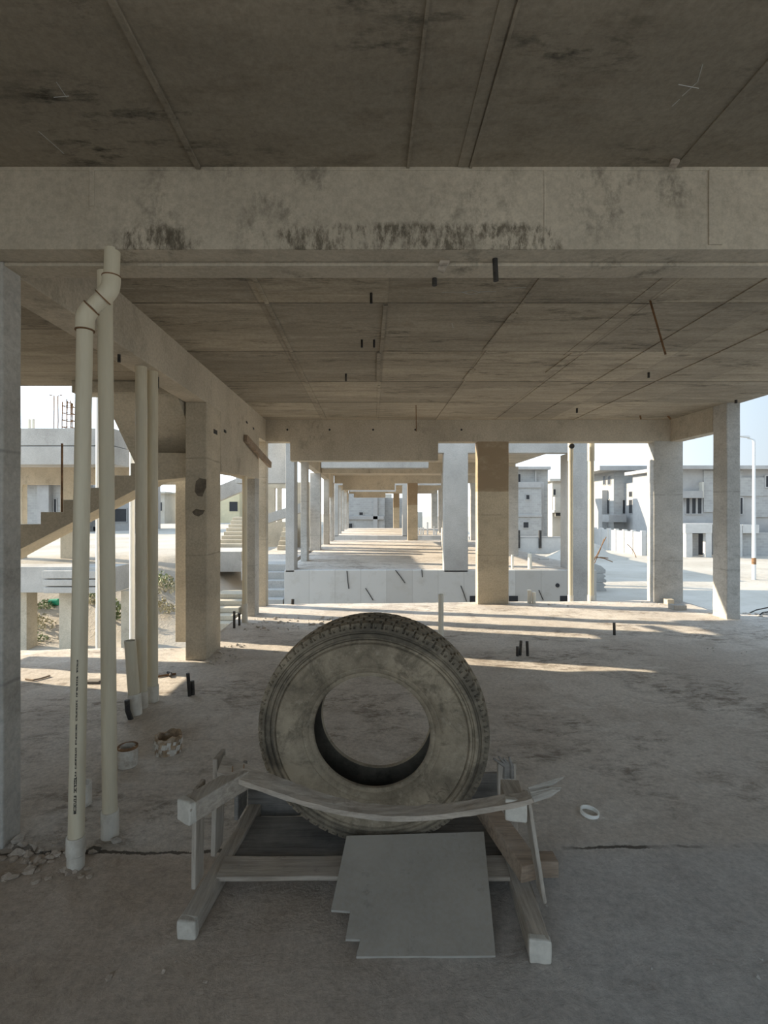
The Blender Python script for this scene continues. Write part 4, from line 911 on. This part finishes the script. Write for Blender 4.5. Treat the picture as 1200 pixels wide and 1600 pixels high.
# ------------------------------------------------------------------ the tyre
def tyre():
    R, W, RB = 0.548, 0.292, 0.272
    C = Vector((0.012, 2.425, 0.575)); yaw = math.radians(-7.0)
    t = thing('truck_tyre', (C.x, C.y, 0.055), 'big worn truck tyre coated in dust standing upright in the timber frame', 'tyre')
    NB = 66; SUB = 8; NS = NB*SUB
    # half section: (radius, offset from the mid plane, flag); flag >0 marks tread ribs, 2 the shoulder
    h = W/2
    outer = []
    ribs = [(-0.128,-0.082,5),(-0.074,-0.030,4),(-0.022,0.022,3),(0.030,0.074,2),(0.082,0.128,1)]
    def crown(w): return R-0.012*(w/0.128)**2
    for (a, b, k) in ribs:
        for q in (a, a+0.003, (a*2+b)/3, (a+2*b)/3, b-0.003, b):
            edge = q in (a, b); outer.append((crown(q)-(0.017 if edge else 0), q, 0 if edge else k))
    def side(sg):
        return [(R-0.017,sg*0.131,6),(R-0.026,sg*0.135,6),(R-0.034,sg*0.138,0),(R-0.046,sg*0.140,0),(R-0.050,sg*0.131,0),(R-0.056,sg*0.131,0),(R-0.060,sg*0.142,0),(R-0.074,sg*0.144,0),(R-0.078,sg*0.135,0),(R-0.085,sg*0.135,0),(R-0.088,sg*0.1455,0),
                (R-0.098,sg*0.147,0),(R-0.102,sg*0.1385,0),(R-0.108,sg*0.1485,0),(R-0.135,sg*0.1475,0),(R-0.165,sg*0.1455,0),(R-0.195,sg*0.140,0),(R-0.222,sg*0.131,0),(R-0.226,sg*0.127,0),(R-0.230,sg*0.129,0),(R-0.245,sg*0.1225,0),
                (RB+0.026,sg*0.116,0),(RB+0.022,sg*0.112,0),(RB+0.012,sg*0.112,0),(RB+0.003,sg*0.106,0),(RB,sg*0.096,0),(RB+0.006,sg*0.082,0)]
    prof = [(r, w, k) for (r, w, k) in outer] + side(1)
    back = side(-1)[::-1]
    inner = [(RB+0.03,0.084,0),(RB+0.10,0.105,0),(RB+0.18,0.115,0),(R-0.045,0.095,0),(R-0.03,0.05,0),(R-0.028,0,0),(R-0.03,-0.05,0),(R-0.045,-0.095,0),(RB+0.18,-0.115,0),(RB+0.10,-0.105,0),(RB+0.03,-0.084,0)]
    def ring_mesh(pr, closed, ns, name, mat, parent, sharp=True):
        mb = MB(); rings = []
        for (r, w, k) in pr:
            row = []
            for s in range(ns):
                a = 2*PI*s/ns; rr = r; ww = w
                if k in (1,2,3,4,5):
                    ph = (s+(k*3) % SUB + (2 if abs(w) > 0.1 and k in (1,5) and s % 2 else 0)) % SUB
                    if ph == 0: rr = r-0.014
                if k == 6:
                    if s % SUB in (0, 3): rr = r-0.009; ww = w*0.93
                x, z = rr*math.cos(a), rr*math.sin(a)*0.955
                if z < 0: z *= 1-0.02*(-math.sin(a))
                p = Vector((x, -ww, z))
                p = Matrix.Rotation(yaw, 3, 'Z') @ p
                row.append(mb.bm.verts.new(C+p))
            rings.append(row)
        prs = list(zip(rings, rings[1:]))
        if closed: prs.append((rings[-1], rings[0]))
        for A, B in prs:
            for s in range(ns): mb.bm.faces.new((A[s], A[(s+1)%ns], B[(s+1)%ns], B[s]))
        return mb.build(name, M[mat], parent, smooth=True)
    ring_mesh(back+prof, False, NS, 'tread_and_sidewalls', 'rubber', t)
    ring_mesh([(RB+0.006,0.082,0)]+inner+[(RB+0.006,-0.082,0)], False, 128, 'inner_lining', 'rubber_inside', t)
    # worn raised letters on the lower right of the front sidewall
    lm = MB(); txt = 'OMOV'; dg = None
    for i, ch in enumerate(txt):
        cu = bpy.data.curves.new('letter', 'FONT'); cu.body = ch; cu.size = 0.062; cu.extrude = 0.002; cu.align_x = 'CENTER'; cu.align_y = 'CENTER'
        ob = bpy.data.objects.new('letter', cu); COL.objects.link(ob); bpy.context.view_layer.update()
        me = bpy.data.meshes.new_from_object(ob.evaluated_get(bpy.context.evaluated_depsgraph_get()))
        an = math.radians(-33-6.2*(len(txt)-1-i)); rr = R-0.130
        loc = Vector((rr*math.cos(an), -0.1475, rr*math.sin(an)*0.955))
        mt = Matrix.Translation(C) @ Matrix.Rotation(yaw,4,'Z') @ Matrix.Translation(loc) @ Matrix.Rotation(-(an+PI/2),4,'Y') @ Matrix.Rotation(PI/2,4,'X')
        me.transform(mt); lm.bm.from_mesh(me)
        bpy.data.objects.remove(ob); bpy.data.curves.remove(cu); bpy.data.meshes.remove(me)
    lm.build('raised_lettering', M['rubber'], t)
    return t
tyre()

# ------------------------------------------------------------------ the timber frame the tyre stands in
fr = thing('wooden_cradle', (0.0, 2.2, 0.0), 'broken timber crate frame holding the tyre, with limed ends', 'cradle')
def timber(name, p0, p1, w, h, mat, up=(0,0,1), cuts=5, jit=0.004, bev=0.005, seed=0.0):
    mb = MB(); mb.obox(p0, p1, w, h, up)
    L = (Vector(p1)-Vector(p0)).length
    bmesh.ops.subdivide_edges(mb.bm, edges=[e for e in mb.bm.edges if e.calc_length() > L*0.8], cuts=cuts)
    mb.jitter(jit, 5.0, seed+p0[0]); return mb.build(name, M[mat], fr, bevel=bev)
fzl, fzr = floor_z(-0.7), floor_z(0.6)
# runners on the floor and their limed ends
rl = timber('runner', (-0.704,1.90,fzl+0.040), (-0.615,2.66,fzl+0.045), 0.066, 0.070, 'wood_long', seed=1)
rr = timber('runner', (0.606,1.79,fzr+0.044), (0.655,2.62,fzr+0.044), 0.074, 0.080, 'wood_long', seed=2)
def limed(parent, p, d, w, h, seed):
    d = Vector(d).normalized(); mb = MB(); mb.obox(Vector(p)-d*0.004, Vector(p)+d*0.030, w, h); mb.cut(2); mb.jitter(0.006, 22, seed)
    o = mb.build('limed_end', M['plaster'] if False else M['lime_end'], parent, bevel=0.006); o['label'] = 'end dipped in pale lime'; return o
M['lime_end'] = plain('lime_coating', (0.54,0.51,0.45), 0.95, 0.1, 0.12, 18, (1,1,1), ((0.38,0.34,0.28), 0.5), 0.5)
limed(rl, (-0.704,1.90,fzl+0.040), (0.089,0.76,0), 0.071, 0.074, 1); limed(rr, (0.606,1.79,fzr+0.044), (0.05,0.83,0), 0.079, 0.084, 2)
# upper rails
ul = timber('rail', (-0.712,1.90,0.458), (-0.545,2.135,0.466), 0.074, 0.078, 'wood_long', seed=3)
ur = timber('rail', (0.552,1.90,0.462), (0.572,2.06,0.458), 0.074, 0.076, 'wood_long', seed=4)
limed(ul, (-0.712,1.90,0.458), (0.212,0.30,0), 0.080, 0.083, 3); limed(ur, (0.552,1.90,0.462), (0.05,0.4,0), 0.080, 0.082, 4)
# uprights
timber('slat', (-0.722,2.075,0.06), (-0.713,2.065,0.474), 0.085, 0.019, 'wood_post', up=(1,-0.1,0), seed=5)
timber('slat', (-0.702,2.275,0.06), (-0.690,2.27,0.500), 0.10, 0.022, 'wood_post', up=(1,-0.1,0), seed=6)
timber('slat', (-0.668,2.555,0.06), (-0.662,2.55,0.30), 0.13, 0.022, 'wood_dark', up=(1,-0.1,0), seed=7)
timber('slat', (0.690,2.02,0.05), (0.612,1.97,0.475), 0.085, 0.016, 'wood_post', up=(1,0,0.1), seed=8)
timber('slat', (0.665,2.42,0.05), (0.655,2.42,0.385), 0.09, 0.022, 'wood_post', up=(0,1,0), seed=9)
# diagonal brace, cross bearer end
timber('brace', (0.545,2.40,0.185), (0.650,2.03,0.130), 0.085, 0.075, 'wood_red', seed=10)
bq = timber('bearer', (0.66,2.20,0.045), (0.815,2.20,0.047), 0.075, 0.072, 'wood_red', seed=11)
# boards
timber('back_board', (-0.66,2.665,0.095), (0.70,2.665,0.098), 0.022, 0.225, 'wood_dark', cuts=8, seed=12)
timber('bottom_board', (-0.66,2.185,0.040), (0.62,2.185,0.043), 0.135, 0.020, 'wood', cuts=8, seed=13)
timber('bottom_board', (-0.64,2.43,0.020), (0.62,2.43,0.022), 0.30, 0.018, 'wood_dark', cuts=8, seed=14)  # dark colour stands in for the shaded surface under the tyre
# the sagging front plank with its splintered right end
mb = MB(); n = 40; prev = None
for i in range(n+1):
    s = i/n; x = -0.645+s*1.325
    y = 2.135-0.235*s-0.02*math.sin(PI*s); z = 0.515-0.112*math.sin(PI*min(1,s*1.02))**1.15+0.002*math.sin(9*s)-0.002
    if s > 0.93: z += 0.35*(s-0.93)
    wd = (0.050-0.020*min(1,s*2.2))*(1-0.25*max(0,s-0.85)/0.15); tilt = 0.25-0.22*s
    th = 0.0105
    row = []
    for u, v in ((-1,-1),(-1,1),(-0.3,1),(0.4,1),(1,1),(1,-1)):
        row.append(mb.bm.verts.new((x+0.004*noise.noise(Vector((s*20,u,v))), y+u*wd*math.cos(tilt)+0.004*noise.noise(Vector((s*14,u*3,2))), z+u*wd*math.sin(tilt)+v*th*(1+0.4*noise.noise(Vector((s*25,u,5)))))))
    if prev:
        for k in range(6): mb.bm.faces.new((prev[k], prev[(k+1)%6], row[(k+1)%6], row[k]))
    else: mb.bm.faces.new(row[::-1])
    prev = row
mb.bm.faces.new(prev)
pl = mb.build('front_plank', M['wood'], fr)
mb = MB(); random.seed(11)
for i in range(6):
    y = 1.868+0.012*i; L = random.uniform(0.02,0.085); z = 0.530+random.uniform(-0.008,0.008)
    a = Vector((0.655,y,z)); b = a+Vector((L,random.uniform(-.012,.012),0.45*L+random.uniform(-.008,.012)))
    mb.tube([a-Vector((0.05,0,0.006)), lerp(a,b,0.5)+Vector((0,0,0.004)), b], [0.011,0.009,0.002], 5)
sp_ = mb.build('splinter', M['wood_pale'], pl); sp_['kind'] = 'stuff'
mb = MB()
for i in range(4):
    a = Vector((0.645+0.011*i,2.41+0.004*(i%3),0.375)); b = a+Vector((-0.055+0.014*i,0,0.035+0.008*(i%2))); mb.tube([a-Vector((0,0,0.06)),a,b], [0.012,0.011,0.004], 5)
sp_ = mb.build('splinter', M['wood_dark'], fr); sp_['kind'] = 'stuff'
# nails in the plank
for (x,y,z) in ((-0.585,2.10,0.512),(-0.545,2.13,0.505)):
    mb = MB(); mb.tube([(x,y,z-0.02),(x+0.002,y,z+0.018)], 0.0022, 6); mb.build('nail', M['rust'], pl)

# the notched plywood sheet leaning on the frame
def plate():
    A = Vector((0, 1.800, floor_z(0.1)+0.010)); B = Vector((0, 2.215, 0.150)); d = (B-A).normalized(); L = (B-A).length
    nrm = Vector((1,0,0)).cross(d).normalized()
    def q(px, py):
        """the point of the sheet seen at a pixel"""
        v = Vector(((px-CX)/F, 1, -(py-CY)/F)); o = Vector((0,0,EYE)); k = (A-o).dot(nrm)/v.dot(nrm); return o+v*k
    pts = [(541.5,1306),(756,1299.5),(774.5,1492.5),(556.5,1493.5),(563.5,1467),(540,1466.5),(547.5,1423),(517.5,1421)]
    t = thing('plywood_sheet', (0.15,2.0,0), 'grey plywood sheet with a stepped notched corner leaning below the tyre', 'board')
    mb = MB(); T = nrm*(0.0)
    top = [mb.bm.verts.new(q(*p)) for p in pts]; bot = [mb.bm.verts.new(v.co-nrm*0.017) for v in top]
    mb.bm.faces.new(top[::-1])
    bmesh.ops.recalc_face_normals(mb.bm, faces=list(mb.bm.faces))
    mb2 = MB(); n = len(pts)
    P_ = [v.co.copy() for v in top]; Q_ = [v.co-nrm*0.016 for v in top]; mb.bm.free()
    f = MB(); a = [f.bm.verts.new(p+nrm*0.0) for p in P_]; b = [f.bm.verts.new(p-nrm*0.0035) for p in P_]
    f.bm.faces.new(a); f.bm.faces.new(b[::-1])
    for i in range(n): f.bm.faces.new((a[i], a[(i+1)%n], b[(i+1)%n], b[i]))
    f.build('face_veneer', M['ply'], t)
    g = mb2; c0 = sum(P_, Vector())/n
    a = [g.bm.verts.new(p-nrm*0.0036) for p in P_]; b = [g.bm.verts.new(p) for p in Q_]
    g.bm.faces.new(a); g.bm.faces.new(b[::-1])
    for i in range(n): g.bm.faces.new((a[i], a[(i+1)%n], b[(i+1)%n], b[i]))
    g.build('core', M['ply_edge'], t)
plate()
